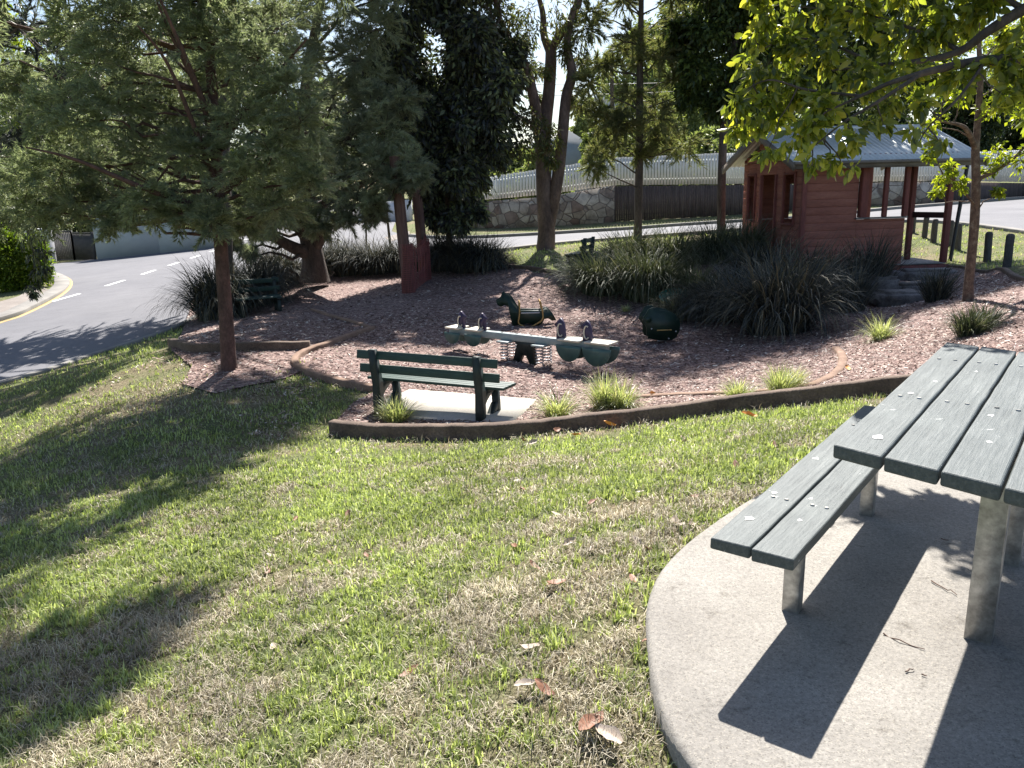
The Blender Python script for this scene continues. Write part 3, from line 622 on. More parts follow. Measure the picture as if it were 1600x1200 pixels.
# spring sheep
q = gp(1032, 537)
shp = empty('spring_sheep', q, math.radians(3), 'chunky dark green twin panel sheep rocker in front of the strappy shrubs', 'rocker')
s = 13.7/F; oy = 537
body = from_px([(999,498),(1001,491),(1005,486),(1008,480),(1013,477),(1020,477),(1026,481),(1034,482),(1042,484),(1050,488),(1056,495),(1059,504),(1058,515),(1054,524),(1046,529),(1026,529),(1014,526),(1009,525),(1006,519),(1006,508),(1003,502)], 1032, oy, s)
for k, yy in enumerate((-.15, .15)):
    mb = MB(); mb.prism(body, .035, Matrix.Translation((0, yy, 0))); sp = mb.build('side_panel', MT['dark_green'], shp)
    mb = MB(); mb.prism([(x*1.0-.27, z+.46) for x, z in disc_poly(.055, 0, 2*PI*.95, 12)], .05, Matrix.Translation((0, yy-.02, 0))); mb.build('ear', MT['dark_green'], sp)
mb = MB(); mb.tube([(-.11, -.185, .27), (.14, -.185, .27)], .011, 7); mb.build('foot_rest', MT['gold'], shp)
mb = MB(); mb.box((0, 0, .34), (.34, .30, .03), bev=.01); mb.build('seat', MT['dark_green'], shp)
for x, z in ((.22, .24), (.1, .12), (-.2, .30)):
    mb = MB(); mb.tube([(x, -.17, z), (x, -.176, z)], .013, 8); mb.build('bolt', MT['silver'], shp)
mb = MB(); spring(mb, .02, 0, -.02, .22, .07, .012, 5); mb.build('spring', MT['galv_spring'], shp)
# teal bucket seat rocker
q = gp(1053, 486)
bk = empty('bucket_rocker', q, math.radians(-20), 'teal plastic bucket seat rocker half buried in the dark strappy shrubs', 'rocker')
V = []; Fc = []; nu, nv_ = 13, 6
for i in range(nu):
    a = PI*.10+PI*1.5*i/(nu-1)
    for j in range(nv_):
        t = j/(nv_-1); r_ = .10+.17*t**.7; hgt = .12+.30*t*(.62+.38*math.sin(a))
        V.append((r_*1.15*math.cos(a), r_*math.sin(a), hgt+.02))
for i in range(nu-1):
    for j in range(nv_-1): Fc.append((i*nv_+j, (i+1)*nv_+j, (i+1)*nv_+j+1, i*nv_+j+1))
mb = MB(); mb.add(V, Fc); o = mb.build('seat_shell', MT['teal_seat'], bk, True); m_ = o.modifiers.new('thick', 'SOLIDIFY'); m_.thickness = .015
mb = MB(); mb.tube([(0, 0, .11), (0, 0, .14)], .14, 16); mb.build('seat_pan', MT['teal_seat'], bk)
mb = MB(); spring(mb, 0, 0, -.1, .11, .07, .012, 4); mb.build('spring', MT['galv_spring'], bk)
# log posts wrapped in pink mesh
lp = gp(639, 459); rp = gp(665, 439)
lg = empty('log_post_pair', lp, 0, 'pair of tall weathered timber posts wrapped in pink mesh at the foot', 'post structure')
for P_, (tp, wd) in ((lp, (0, .14)), (rp, (0, .135))):
    mb = MB(); loc = P_-lp; hgt = 3.3
    pts = [loc+np.array([0.0-.02*k, 0, -.1+hgt*k/8]) for k in range(9)]
    mb.tube(pts, [wd*(1.02-.012*k) for k in range(9)], 16); mb.build('post', MT['post_log'], lg)
    mm = MB(); n = 26; r_ = wd*1.12; H0 = 1.1 if P_ is rp else 1.2
    for k in range(n):
        a = 2*PI*k/n; mm.tube([(loc[0]+r_*math.cos(a), loc[1]+r_*math.sin(a), loc[2]+.02), (loc[0]-.01+r_*math.cos(a+.2), loc[1]+r_*math.sin(a+.2), loc[2]+H0)], .0075, 4, False)
    for k in range(int(H0/.05)):
        a = np.linspace(0, 2*PI, 14); mm.tube(np.c_[loc[0]+r_*np.cos(a), loc[1]+r_*np.sin(a), loc[2]+.03+.05*k+.006*np.sin(3*a+k)], .0085, 4, False)
    mm.build('mesh_wrap', MT['pink_mesh'], lg)
dlt = rp-lp; mm = MB()
for k in range(27):                      # sagging panel between the two posts
    z = .06+.045*k
    for j in range(1):
        t = np.linspace(0, 1, 10); sag = -.18*np.sin(PI*t)*(z/1.3)
        if .5 < z < .75: t0 = .0; t = np.linspace(0, .25, 4); sag = -.18*np.sin(PI*t)*(z/1.3)
        mm.tube(np.c_[dlt[0]*t+.02*np.sin(9*t+k)+.07, dlt[1]*t-.05, dlt[2]*t+z+sag], .010, 4, False)
for k in range(18):
    t = k/17; mm.tube([(dlt[0]*t+.07, dlt[1]*t-.05, dlt[2]*t+.03), (dlt[0]*t+.08+.03*math.sin(k*2.), dlt[1]*t-.05, dlt[2]*t+.62), (dlt[0]*t+.07, dlt[1]*t-.05, dlt[2]*t+1.2-.14*math.sin(PI*t)-.1*t)], .009, 4, False)
mm.build('mesh_panel', MT['pink_mesh'], lg)
# =================================================================== BOLLARDS
bol = [((1426,364),28,9),((1444,372),33,10.5),((1458,379),36,11),((1483,385),40,11),((1496,391),41,12),((1517,399),44,12.5),((1542,409),46,13.5),((1573,418),52,14)]
blab = ['first and farthest of the eight timber bollards, left of the porch post','bollard seen between the two porch posts, left of its neighbour there','bollard seen between the two porch posts, nearest the right hand post','bollard mostly hidden behind the right corner post of the porch','bollard just behind the foot of the leaning black pole','bollard hidden behind the sapling trunk','rounded timber bollard standing right of the sapling, second from the right end','tallest looking timber bollard at the right end of the row, nearest the camera']
b0 = None
for k, ((px, py), hp, wp) in enumerate(bol):
    p = gp(px, py); dist = p[1]
    if b0 is None:
        b0 = empty('timber_bollard', p, 0, blab[k], 'bollard', 'timber bollards on the verge beside the cabin'); r_ = .078; hh = .62
        mb = MB(); mb.tube([(0, 0, -.1), (0, 0, .2), (.004, 0, .45), (0, 0, hh-.05), (0, 0, hh-.02), (0, 0, hh)], [r_*1.03, r_, r_*.98, r_, r_*.85, r_*.5], 14); mb.build('post', MT['bollard'], b0)
        c = b0
    else:
        c = copy_tree(b0); c.location = Vector(p); c['label'] = blab[k]; c.rotation_euler = (rng.uniform(-.04, .04), rng.uniform(-.04, .04), rng.uniform(0, 6))
    c.location = Vector(p); sc_ = (hp*dist/F)/.62; c.scale = (min(sc_, 1.15), min(sc_, 1.15), sc_)
a = gp(1484, 408); b = aty(1503, 305, a[1]+.3)
mb = MB(); mb.tube([a-[0, 0, .1]-a, b-a, (b-a)*1.7], .05, 10)
o = mb.build('leaning_pole', MT['black_metal']); o.location = Vector(a); tag(o, 'thin black pole leaning right beside the cabin porch', 'pole')
# =================================================================== CABIN
N0 = aty(1250, 400, 19.5); FZ = -.45; CY = math.radians(6)
cb = empty('play_cabin', (N0[0], 19.5, FZ), CY, 'red timber play cabin with corrugated roof and small open porch, behind the shrubs', 'cabin')
WH = 2.52; DP = 3.65; FL = 2.6; TL_ = 3.78
def boards(mb, p0, p1, z0, z1, th=.03, bh=.185, out=None):
    """weatherboards between two plan points, face pushed to `out`"""
    p0 = np.array(p0, float); p1 = np.array(p1, float); L_ = np.linalg.norm(p1-p0); a = math.atan2(p1[1]-p0[1], p1[0]-p0[0]); c = (p0+p1)/2
    z = z0
    while z < z1-.02:
        h_ = min(bh, z1-z); R_ = rotz(a)
        mb.box((c[0], c[1], z+h_/2), (L_, th+random.uniform(-.003, .003), h_-.010), R_, bev=.008); z += bh
    mb.box((c[0], c[1], (z0+z1)/2), (L_-.01, th*.45, z1-z0-.01), rotz(a))
mb = MB()
boards(mb, (0.06, 0), (1.36, 0), 0-.45, WH); boards(mb, (1.36, 0), (FL, 0), -.45, 1.10)
mb.build('front_wall', MT['red_board'], cb)
mb = MB()                                  # gable side wall (local x=0, y 0..DP) with two windows and a door
W1 = (2.8, 3.3); DR = (1.5, 2.42); W2 = (.42, 1.05); ZB, ZT = 1.0, 2.2
for y0, y1, z0, z1 in ((.02, W2[0], -.45, WH), (W2[0], W2[1], -.45, ZB), (W2[0], W2[1], ZT, WH), (W2[1], DR[0], -.45, WH), (DR[0], DR[1], 2.2, WH), (DR[1], W1[0], -.45, WH), (W1[0], W1[1], -.45, ZB), (W1[0], W1[1], ZT, WH), (W1[1], DP, -.45, WH)):
    boards(mb, (0, y0), (0, y1), z0, z1)
mb.build('side_wall', MT['red_board'], cb)
for (y0, y1) in (W1, W2):
    mb = MB()
    for yy in (y0, y1): mb.box((-.02, yy, (ZB+ZT)/2), (.07, .05, ZT-ZB+.1), bev=.006)
    for zz in (ZB-.01, ZT+.01): mb.box((-.03, (y0+y1)/2, zz), (.09, y1-y0-.052, .045), bev=.006)
    mb.build('window_frame', MT['red_post'], cb)
mb = MB()
for yy in DR: mb.box((-.02, yy, .95), (.08, .07, 2.5), bev=.006)
mb.build('door_frame', MT['red_post'], cb)
mb = MB(); boards(mb, (0, DP), (TL_-1.1, DP), -.4, 1.0); 
boards(mb, (0, DP), (1.35, DP), 1.0, WH); boards(mb, (1.35, DP), (TL_-1.1, DP), 1.95, WH)
mb.build('rear_wall', MT['red_board'], cb)
mb = MB()                                  # inner partition
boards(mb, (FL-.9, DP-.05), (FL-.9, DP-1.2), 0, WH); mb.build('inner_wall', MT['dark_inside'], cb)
mb = MB(); mb.box((.01, .01, WH/2-.22), (.11, .11, WH+.42), bev=.008); mb.build('corner_post', MT['red_post'], cb)
mb = MB(); mb.box((1.97, -.02, 1.12), (1.32, .16, .035), bev=.006); mb.build('sill', MT['fascia'], cb)
for x, y, w_, z0, z1 in ((1.50, .0, .17, 1.14, WH), (2.06, .0, .10, 1.14, WH), (FL-.02, .0, .11, 1.14, WH), (FL+.72, .9, .12, 0, WH), (FL+1.12, .02, .13, -.02, WH), (FL+1.12, DP, .12, 0, WH), (FL-.02, DP, .12, 0, WH), (1.6, DP, .12, 1.0, 1.95), (2.1, DP, .1, 1.0, 1.95)):
    mb = MB(); mb.box((x, y, (z0+z1)/2), (w_, w_, z1-z0), bev=.008); mb.build('post', MT['red_post'], cb)
mb = MB(); mb.box((FL+.84, .5, 1.12), (.05, .05, .05)); 
mb = MB(); d_ = np.array([.40, -.88, 0]); mb.box((FL+.92, .46, 1.13), (np.linalg.norm(d_)-.12, .05, .14), rotz(math.atan2(d_[1], d_[0])), bev=.006); mb.build('rail', MT['dark_inside'], cb)
mb = MB(); k = 0
y = .02
while y < DP: mb.box((TL_/2, y, -.02), (TL_-.04, .13, .035), bev=.005); y += .138
mb.build('deck', MT['deck'], cb)
mb = MB(); mb.box((FL+.61, -.03, -.17), (1.24, .05, .23), bev=.006); mb.box((FL+.61, -.02, -.38), (1.22, .04, .17), bev=.006); mb.box((TL_+.02, DP/2, -.2), (.04, DP, .28), bev=.006); mb.build('deck_fascia', MT['red_post'], cb)
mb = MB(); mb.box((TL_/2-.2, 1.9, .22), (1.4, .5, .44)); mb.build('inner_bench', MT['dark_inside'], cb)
mb = MB(); mb.box((.5, 1.9, .30), (.5, .3, .05), bev=.01); mb.box((.5, 2.05, .5), (.5, .04, .3), bev=.01); mb.build('child_seat', MT['teal_seat'], cb)
# roof: ridge along local x
x0, x1 = -.5, TL_+.52; ov = .42; yc = DP/2; RISE = .86; half = yc+ov; zE = WH-.08
def roof_side(sgn, name):
    mb = MB(); n = int((x1-x0)/.13*8); xs = np.linspace(x0, x1, n); zz = .022*np.abs(np.sin(xs/.13*PI))
    V = []
    for th in (.012, 0):
        for t in (0, .5, 1):
            yv = yc-sgn*half*(1-t); zv = zE+RISE*t
            V.append(np.c_[xs, np.full(n, yv), zv+zz+th])
    V = np.concatenate(V); Fc = []
    for L_ in range(2):
        for r_ in range(2):
            for i in range(n-1):
                a = (L_*3+r_)*n+i; Fc.append((a, a+1, a+n+1, a+n))
    for i in range(n-1): Fc.append((i, i+1, 3*n+i+1, 3*n+i))
    mb.add(V, Fc); return mb.build(name, MT['roof'], cb)
roof_side(1, 'roof'); roof_side(-1, 'roof')
mb = MB(); mb.tube([(x0, yc, zE+RISE+.02), (x1, yc, zE+RISE+.02)], .06, 8); mb.build('ridge_cap', MT['roof'], cb)
mb = MB(); mb.box(((x0+x1)/2, -ov+.02, zE-.07), (x1-x0-.1, .03, .16)); mb.box(((x0+x1)/2, -ov-.04, zE-.015), (x1-x0, .1, .07), bev=.02); mb.build('gutter', MT['fascia'], cb)
for xx in (x0+.02, x1-.02):
    for sg in (-1, 1):
        mb = MB(); an = math.atan2(RISE, half); L_ = math.hypot(RISE, half)
        Rx = np.array(Matrix.Rotation(an*sg, 3, 'X')); mb.box((xx, yc-sg*half/2, zE+RISE/2-.09), (.04, L_+.05, .17), Rx); mb.build('barge_board', MT['fascia'], cb)
for xx in (0, TL_-.02):
    mb = MB(); z = WH
    while z < WH+RISE-.25:
        hw = half*(1-(z+.16-zE)/RISE)
        if hw > .05: mb.box((xx, yc, z+.08), (.03, 2*hw+.12, .15), bev=.006)
        z += .16
    mb.build('gable', MT['red_board'], cb)
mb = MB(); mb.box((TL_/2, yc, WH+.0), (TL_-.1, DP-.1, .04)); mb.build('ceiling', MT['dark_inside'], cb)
for yy in (0, DP):
    mb = MB(); mb.box((TL_/2, yy, WH+.05), (TL_, .09, .09)); mb.build('beam', MT['red_post'], cb)
# rock steps
def rock(name, c, size, rz, label, cat, mat, sub=3, group=None, amp=.34):
    bm = bmesh.new(); bmesh.ops.create_cube(bm, size=1); bmesh.ops.bevel(bm, geom=bm.edges[:], offset=.16, segments=2, affect='EDGES'); bmesh.ops.subdivide_edges(bm, edges=bm.edges[:], cuts=2, use_grid_fill=True)
    sd = random.random()*50
    for v in bm.verts:
        p = v.co.copy(); n_ = (float(vnoise(np.array([p.x*3+sd]), np.array([p.y*3+p.z*4]))[0])-.5)*amp+(float(vnoise(np.array([p.x*9+sd]), np.array([p.y*9+p.z*9]))[0])-.5)*amp*.35
        v.co = Vector((p.x*(1+n_), p.y*(1+n_), p.z*(1+n_*.8))); v.co = Vector((v.co.x*size[0], v.co.y*size[1], v.co.z*size[2]))
    me = bpy.data.meshes.new(name); bm.to_mesh(me); bm.free(); me.materials.append(mat)
    for f_ in me.polygons: f_.use_smooth = True
    o = bpy.data.objects.new(name, me); COL.objects.link(o); o.location = Vector([float(q) for q in c]); o.rotation_euler = (0, 0, rz); return tag(o, label, cat, group)
for (px, py), Y_, sz, lab in (((1450,432), 18.3, (1.35,.75,.34), 'top slab of the rock steps, directly below the porch deck'), ((1440,452), 16.6, (1.25,.7,.30), 'flat middle rock step with a dark gap under it'), ((1413,468), 15.2, (1.0,.7,.36), 'rounded lowest rock step beside the small dark tussock'), ((1385,447), 16.4, (.6,.5,.4), 'small boulder at the left side of the rock steps')):
    p = aty(px, py-6, Y_); rock('rock_step', (p[0], Y_+.2, p[2]-.10), sz, rng.uniform(-.15, .15), lab, 'rock step', MT['stone_step'], group='rock steps up to the cabin')
# =================================================================== WALLS AND FENCES BEHIND THE ROAD
def wall_line(px_pts, push=0):
    out = []
    for x, y in px_pts:
        p = gp(x, y); out.append(p)
    return out
sw = wall_line([(700,357),(780,357),(860,354),(960,347)])
def wall(name, pts, top_px, th, mat, label, cat, cap=None):
    """a solid wall on plan points, with a top read as heights above each point"""
    mb = MB(); n = len(pts); o0 = pts[0]
    for i in range(n-1):
        a, b = pts[i], pts[i+1]; d = b-a; d[2] = 0; L_ = np.linalg.norm(d); d /= L_; nn = np.array([-d[1], d[0], 0])
        za = top_px[i]; zb = top_px[i+1]
        V = [a-[0, 0, a[2]]+[0, 0, a[2]-.3], b*[1, 1, 0]+[0, 0, b[2]-.3], b*[1, 1, 0]+[0, 0, zb], a*[1, 1, 0]+[0, 0, za]]
        V = V+[v+nn*th for v in V]
        mb.add(np.array(V)-o0, [(0, 1, 2, 3), (4, 7, 6, 5), (3, 2, 6, 7), (0, 4, 5, 1), (0, 3, 7, 4), (1, 5, 6, 2)])
    o = mb.build(name, mat); o.location = Vector(o0); return tag(o, label, cat)
def ztop(pts, px): return [float(aty(x, y, p[1])[2]) for p, (x, y) in zip(pts, px)]
swt = ztop(sw, [(700,318),(780,313),(860,307),(960,290)])
wall('stone_wall', [p.copy() for p in sw], swt, .5, MT['stone'], 'pale random stone retaining wall below the white picket fence', 'wall')
def paling(name, pts, tops, w_, gap, th, mat, label, cat, rail_mat, zb=None, part='paling', base=None, maxp=0, posts=True):
    t = empty(name, pts[0], 0, label, cat); o0 = np.array(pts[0]); allp = []
    for i in range(len(pts)-1):
        a, b = np.array(pts[i]), np.array(pts[i+1]); L_ = np.linalg.norm((b-a)[:2]); n = int(L_/(w_+gap)); ang = math.atan2(b[1]-a[1], b[0]-a[0]); R_ = rotz(ang)
        for k in range(n):
            f_ = (k+.5)/n; p = a+(b-a)*f_; z0 = (base[i]+(base[i+1]-base[i])*f_ if base else p[2])+random.uniform(0, .02); z1 = tops[i]+(tops[i+1]-tops[i])*f_+random.uniform(-.015, .015)
            allp.append((p, z0, z1, R_))
        mbr = MB(); nn = np.array([-math.sin(ang), math.cos(ang), 0])*(th/2+.03)
        for fr in (.2, .8):
            za = (base[i] if base else a[2]); zb_ = (base[i+1] if base else b[2])
            A_ = np.array([a[0], a[1], za+(tops[i]-za)*fr])+nn-o0; B2 = np.array([b[0], b[1], zb_+(tops[i+1]-zb_)*fr])+nn-o0
            mbr.tube([A_, B2], .035, 4)
        mbr.build('rail', rail_mat, t)
    if len(allp) > 100: o = MB()
    mb = MB()
    for p, z0, z1, R_ in allp:
        mb.box((p[0]-o0[0], p[1]-o0[1], (z0+z1)/2-o0[2]), (w_, th, z1-z0), R_)
    ob = mb.build(part+('_row' if True else ''), mat, t); ob['kind'] = 'stuff' if len(allp) > 100 else ob.get('kind', 'part')
    if len(allp) <= 100 and 'kind' in ob: del ob['kind']
    return t
pf = [np.array(p) for p in (sw[3], gp(1130, 338), gp(1335, 322))]
pf2 = [p+np.array([0, .15, 0]) for p in pf]
paling('paling_fence', pf2, ztop(pf2, [(962,291),(1130,289),(1340,287)]), .10, .002, .02, MT['paling'], 'dark weathered timber paling wall under the white pickets', 'fence', MT['paling'])
rt = [gp(1335, 322), gp(1400, 321), gp(1462, 318)]
wall('stone_wall', [p+np.array([0, .1, 0]) for p in rt], ztop(rt, [(1340,287),(1400,284),(1462,284)]), .5, MT['stone'], 'short stone wall seen through the cabin porch', 'wall')
rt2 = [gp(1463, 318), gp(1600, 308), gp(1760, 302)]
wall('sleeper_wall', [p+np.array([0, .2, 0]) for p in rt2], ztop(rt2, [(1463,284),(1600,286),(1760,286)]), .3, MT['paling'], 'low dark sleeper wall at the far right behind the road', 'wall')
def plift(p, dy): return np.array([p[0]*(1+dy/p[1]), p[1]+dy, p[2]])
pk = [plift(sw[0], .6), plift(sw[1], .6), plift(sw[2], .6), plift(sw[3], .6)]
tp = ztop(pk, [(700,285),(780,274),(862,262),(960,247)]); bs_ = ztop(pk, [(700,316),(780,311),(862,303),(960,290)])
paling('picket_fence', pk, tp, .11, .026, .02, MT['picket'], 'white picket fence sloping along the top of the stone wall', 'fence', MT['picket'], base=bs_, part='picket')
pk = [plift(p, .6) for p in (sw[3], gp(1130, 338), gp(1335, 322), rt2[0], rt2[1], rt2[2])]
tp = ztop(pk, [(960,246),(1130,239),(1340,238),(1463,240),(1600,234),(1760,226)]); bs_ = ztop(pk, [(960,290),(1130,288),(1340,284),(1463,283),(1600,285),(1760,284)])
paling('picket_fence', pk, tp, .11, .024, .02, MT['picket'], 'long level white picket fence above the dark palings and behind the cabin', 'fence', MT['picket'], base=bs_, part='picket')
# left side: rendered wall, pillar, gate, slatted fence
gw = [gp(152, 406), gp(250, 396), gp(345, 386)]
wall('rendered_wall', gw, ztop(gw, [(150,340),(250,335),(345,335)]), .25, MT['render_wall'], 'plain pale grey rendered wall across the road at the left', 'wall')
pl = gp(68, 412); pr = gp(76, 413)
mb = MB(); W_ = pr[0]-pl[0]+.55; hgt = float(aty(68, 357, pl[1])[2]-pl[2]); mb.box((0, 0, hgt/2-.2), (W_, .5, hgt+.4), bev=.02)
o = mb.build('gate_pillar', MT['white_wall']); o.location = Vector(pl+[.0, 0, 0]); tag(o, 'white rendered pillar between the hedge and the dark gate', 'pillar')
g0 = gp(79, 408); g1_ = gp(118, 406); g2 = gp(150, 406)
zt = ztop([g0, g1_, g2], [(79,362),(118,362),(150,362)])
gt = empty('driveway_gate', g0, 0, 'dark slatted driveway gate between the pillar and the grey wall', 'gate')
for A_, B2, za, zb_ in ((g0, g1_, zt[0], zt[1]), (g1_, g2, zt[1], zt[2])):
    ang = math.atan2(B2[1]-A_[1], B2[0]-A_[0]); L_ = np.linalg.norm((B2-A_)[:2]); c = (A_+B2)/2-g0; hh = za-A_[2]
    mb = MB(); n = int(L_/.1)
    for k in range(n):
        p = A_+(B2-A_)*((k+.5)/n)-g0; mb.box((p[0], p[1], hh/2), (.075, .03, hh-.1), rotz(ang))
    mb.build('slat_panel', MT['slats'] if A_ is g0 else MT['gate_dark'], gt)
    mb = MB()
    for zz in (.05, hh): mb.box((c[0], c[1]-.03, zz), (L_, .05, .07), rotz(ang))
    for p in (A_, B2): mb.box((p[0]-g0[0], p[1]-g0[1]-.03, hh/2), (.1, .08, hh+.15))
    mb.build('gate_frame', MT['gate_dark'], gt)
# pale wall of the side street, behind the left log post
gw = [gp(592, 330), gp(632, 327)]
gw = [aty(560, 338, 52), aty(640, 336, 47)]
for p in gw: p[2] = g1(p[0], p[1])
wall('rendered_wall', gw, [float(aty(590, 318, gw[0][1])[2]), float(aty(640, 312, gw[1][1])[2])], .2, MT['white_wall'], 'pale wall along the side street behind the tall timber posts', 'wall')
# far house with a pale roof, lamp pole, wires
hb = aty(880, 262, 62); hz0 = g1(hb[0], 62)
hs = empty('house', (hb[0], 62, hz0), .2, 'grey roofed house half hidden behind the picket fence and trees', 'house')
hh = hb[2]-hz0-.4
mb = MB(); mb.box((0, 3, hh/2), (9, 8, hh)); mb.build('wall', MT['white_wall'], hs)
mb = MB(); mb.prism([(-5.2, hh), (5.2, hh), (0, hh+3.0)], 8.8, Matrix.Translation((0, 3, 0))); mb.build('roof', MT['roof_tile'], hs)
for x in (-2.5, 0, 2.5):
    mb = MB(); mb.box((x, -1.02, hh*.6), (1.2, .05, 1.1)); mb.build('window', MT['gate_dark'], hs)
hb = aty(955, 155, 70); hz0 = g1(hb[0], 70)
hs = empty('house', (hb[0], 70, hz0), -.15, 'house with a bright white roof edge glimpsed high between the trees', 'house')
hh = hb[2]-hz0
mb = MB(); mb.box((0, 3, hh/2), (2.2, 5, hh)); mb.build('wall', MT['picket'], hs)
mb = MB(); mb.prism([(-1.5, hh), (1.5, hh), (1.2, hh+.5), (-1.2, hh+.5)], 5.6, Matrix.Translation((0, 3, 0))); mb.build('roof', MT['picket'], hs)
for lab, a, b, sag in (('upper power line crossing behind the forked gum tree', (700,128,45), (1420,98,45), .5), ('lower power line crossing behind the forked gum tree', (700,150,47), (1500,108,47), .4)):
    A_ = aty(*a); B2 = aty(*b); t = np.linspace(0, 1, 20); mb = MB(); pts = A_[None]+(B2-A_)[None]*t[:, None]; pts[:, 2] -= sag*4*t*(1-t)
    o = mb.tube(pts, .018, 5).build('power_line', MT['black_metal'], loc=A_); tag(o, lab, 'power line')
p = gp(955, 352) ; top = aty(951, 90, 44)
p = aty(960, 330, 44); p[2] = g1(p[0], 44)
lp_ = empty('power_pole', p, 0, 'slim grey power pole rising behind the slender tree', 'pole')
mb = MB(); mb.tube([(0, 0, -.2), (-.2, 0, top[2]-p[2])], [.13, .1], 10); mb.build('pole', MT['bark_grey'], lp_)
mb = MB(); mb.box((-.2, 0, top[2]-p[2]-.4), (1.8, .1, .1)); mb.build('cross_arm', MT['bark_grey'], lp_)
# =================================================================== VEGETATION
def unit(a): return a/(np.linalg.norm(a, axis=-1, keepdims=True)+1e-9)
def rdir(n): return unit(rng.normal(size=(n, 3)))
def tris_mesh(name, A, B, C, mat, parent, loc):
    V = np.stack([A, B, C], 1).reshape(-1, 3)-np.array(loc)
    return mesh_np(name, V, [np.arange(len(V)).reshape(-1, 3)], mat, parent)
def needles_from(starts, ends, per, nl, w, droop=.25, spread=.7):
    """feathery sprays: each start->end shoot carries thin needles"""
    n = len(starts); t = rng.uniform(0, 1, (n, per)); ax = ends-starts; L_ = np.linalg.norm(ax, axis=1)
    sag = -droop*L_[:, None]*t**2
    p = starts[:, None]+ax[:, None]*t[..., None]; p[..., 2] += sag
    d = unit(ax)[:, None]+rng.normal(size=(n, per, 3))*spread*.6; d[..., 2] -= droop*t*.8; d = unit(d)
    ln = nl*rng.uniform(.5, 1.2, (n, per, 1)); side = unit(np.cross(d, rng.normal(size=(n, per, 3))))*w/2
    return (p-side).reshape(-1, 3), (p+side).reshape(-1, 3), (p+d*ln).reshape(-1, 3)
def kite_leaves(P_, D, l, w, fold=.25):
    """P_ base, D direction; returns vertices and quads of folded pointed leaves"""
    n = len(P_); L_ = (l*rng.uniform(.6, 1.2, (n, 1))); S_ = unit(np.cross(D, rdir(n))); N_ = np.cross(D, S_); W_ = w*(L_/l)
    a = P_; b = P_+D*L_*.42+S_*W_/2+N_*W_*fold; c = P_+D*L_; c = c-np.array([0, 0, 1.])*L_*.12; d = P_+D*L_*.42-S_*W_/2+N_*W_*fold
    V = np.stack([a, b, c, d], 1).reshape(-1, 3); I_ = np.arange(n)*4
    F_ = np.concatenate([np.stack([I_, I_+1, I_+2], 1), np.stack([I_, I_+2, I_+3], 1)]); return V, F_
def clumps(lst): return [(aty(x, y, Y_), r_*Y_/F) for x, y, Y_, r_ in lst]
def crown_sprays(cl, shoots, subs, per, nl, w, up=.3, droop=.35):
    """flat feathery fans: main shoots carry side shoots, side shoots carry needles"""
    S_, D_, L_ = [], [], []
    for c, r_ in cl:
        d = rdir(shoots); d[:, 2] = d[:, 2]*.75+up; d = unit(d); S_.append(c+d*r_*rng.uniform(.05, .4, (shoots, 1))+rng.normal(size=(shoots, 3))*r_*.14); D_.append(d); L_.append(np.full(shoots, r_)*rng.uniform(.5, .95, shoots))
    S_, D_, L_ = map(np.concatenate, (S_, D_, L_)); n = len(S_); W_ = unit(np.cross(D_, rdir(n)*.5+np.array([0, 0, 1.])))
    t = (np.arange(subs)[None]+rng.uniform(0, 1, (n, subs)))/subs; sg = np.where(np.arange(subs) % 2, 1, -1)[None, :, None]
    P_ = S_[:, None]+D_[:, None]*(L_[:, None]*t)[..., None]; P_[..., 2] -= droop*L_[:, None]*t**2*.5
    sd = unit(D_[:, None]*rng.uniform(.6, 1.3, (n, subs, 1))+W_[:, None]*sg*.9+rng.normal(size=(n, subs, 3))*.2); sd[..., 2] -= droop*t*.6; sd = unit(sd); sl_ = (L_[:, None]*(1.05-t)*.62)[..., None]
    st = P_.reshape(-1, 3); en = (P_+sd*np.maximum(sl_, .06)).reshape(-1, 3)
    return needles_from(st, en, per, nl, w, .15, .55)
def crown_needles(cl, shoots, per, nl, w, droop=.25, up=.15, out=1.0, flat=.8, spread=.7):
    S_, E_ = [], []
    for c, r_ in cl:
        d = rdir(shoots); d[:, 2] = d[:, 2]*flat+up; d = unit(d); k = rng.uniform(.0, .45, (shoots, 1)); e = rng.uniform(.65, 1.08, (shoots, 1))
        S_.append(c+d*r_*k+rng.normal(size=(shoots, 3))*r_*.12); E_.append(c+d*r_*e*out)
    return needles_from(np.concatenate(S_), np.concatenate(E_), per, nl, w, droop, spread)
def crown_leaves(cl, n, l, w, droop=.5, shell=.6, dens=None, sub=9, sc=.33):
    """leaves in tufts spread through each clump"""
    P_, D = [], []
    for c, r_ in cl:
        m = max(3, int(sub)); tc = c+rdir(m)*r_*rng.uniform(.25, 1.0, (m, 1)); k = rng.integers(0, m, n)
        p = tc[k]+rng.normal(size=(n, 3))*r_*sc*.6
        d = unit(p-c)+rng.normal(size=(n, 3))*.6; d[:, 2] -= droop; P_.append(p); D.append(unit(d))
    return kite_leaves(np.concatenate(P_), np.concatenate(D), l, w)
def limb(mb, a, b, r0, r1, wob=.08, n=7, sides=7, sag=0.0):
    a = np.array(a, float); b = np.array(b, float); L_ = np.linalg.norm(b-a); t = np.linspace(0, 1, n)[:, None]
    p = a+(b-a)*t; o = rng.normal(size=(n, 3))*L_*wob*.35; o[0] = 0; o[-1] = 0; p = p+o; p[:, 2] += sag*L_*4*t[:, 0]*(1-t[:, 0])
    mb.tube(p, r0+(r1-r0)*t[:, 0], sides)
def tree_thing(name, base, label, cat='tree', group=None): return empty(name, base, 0, label, cat, group)
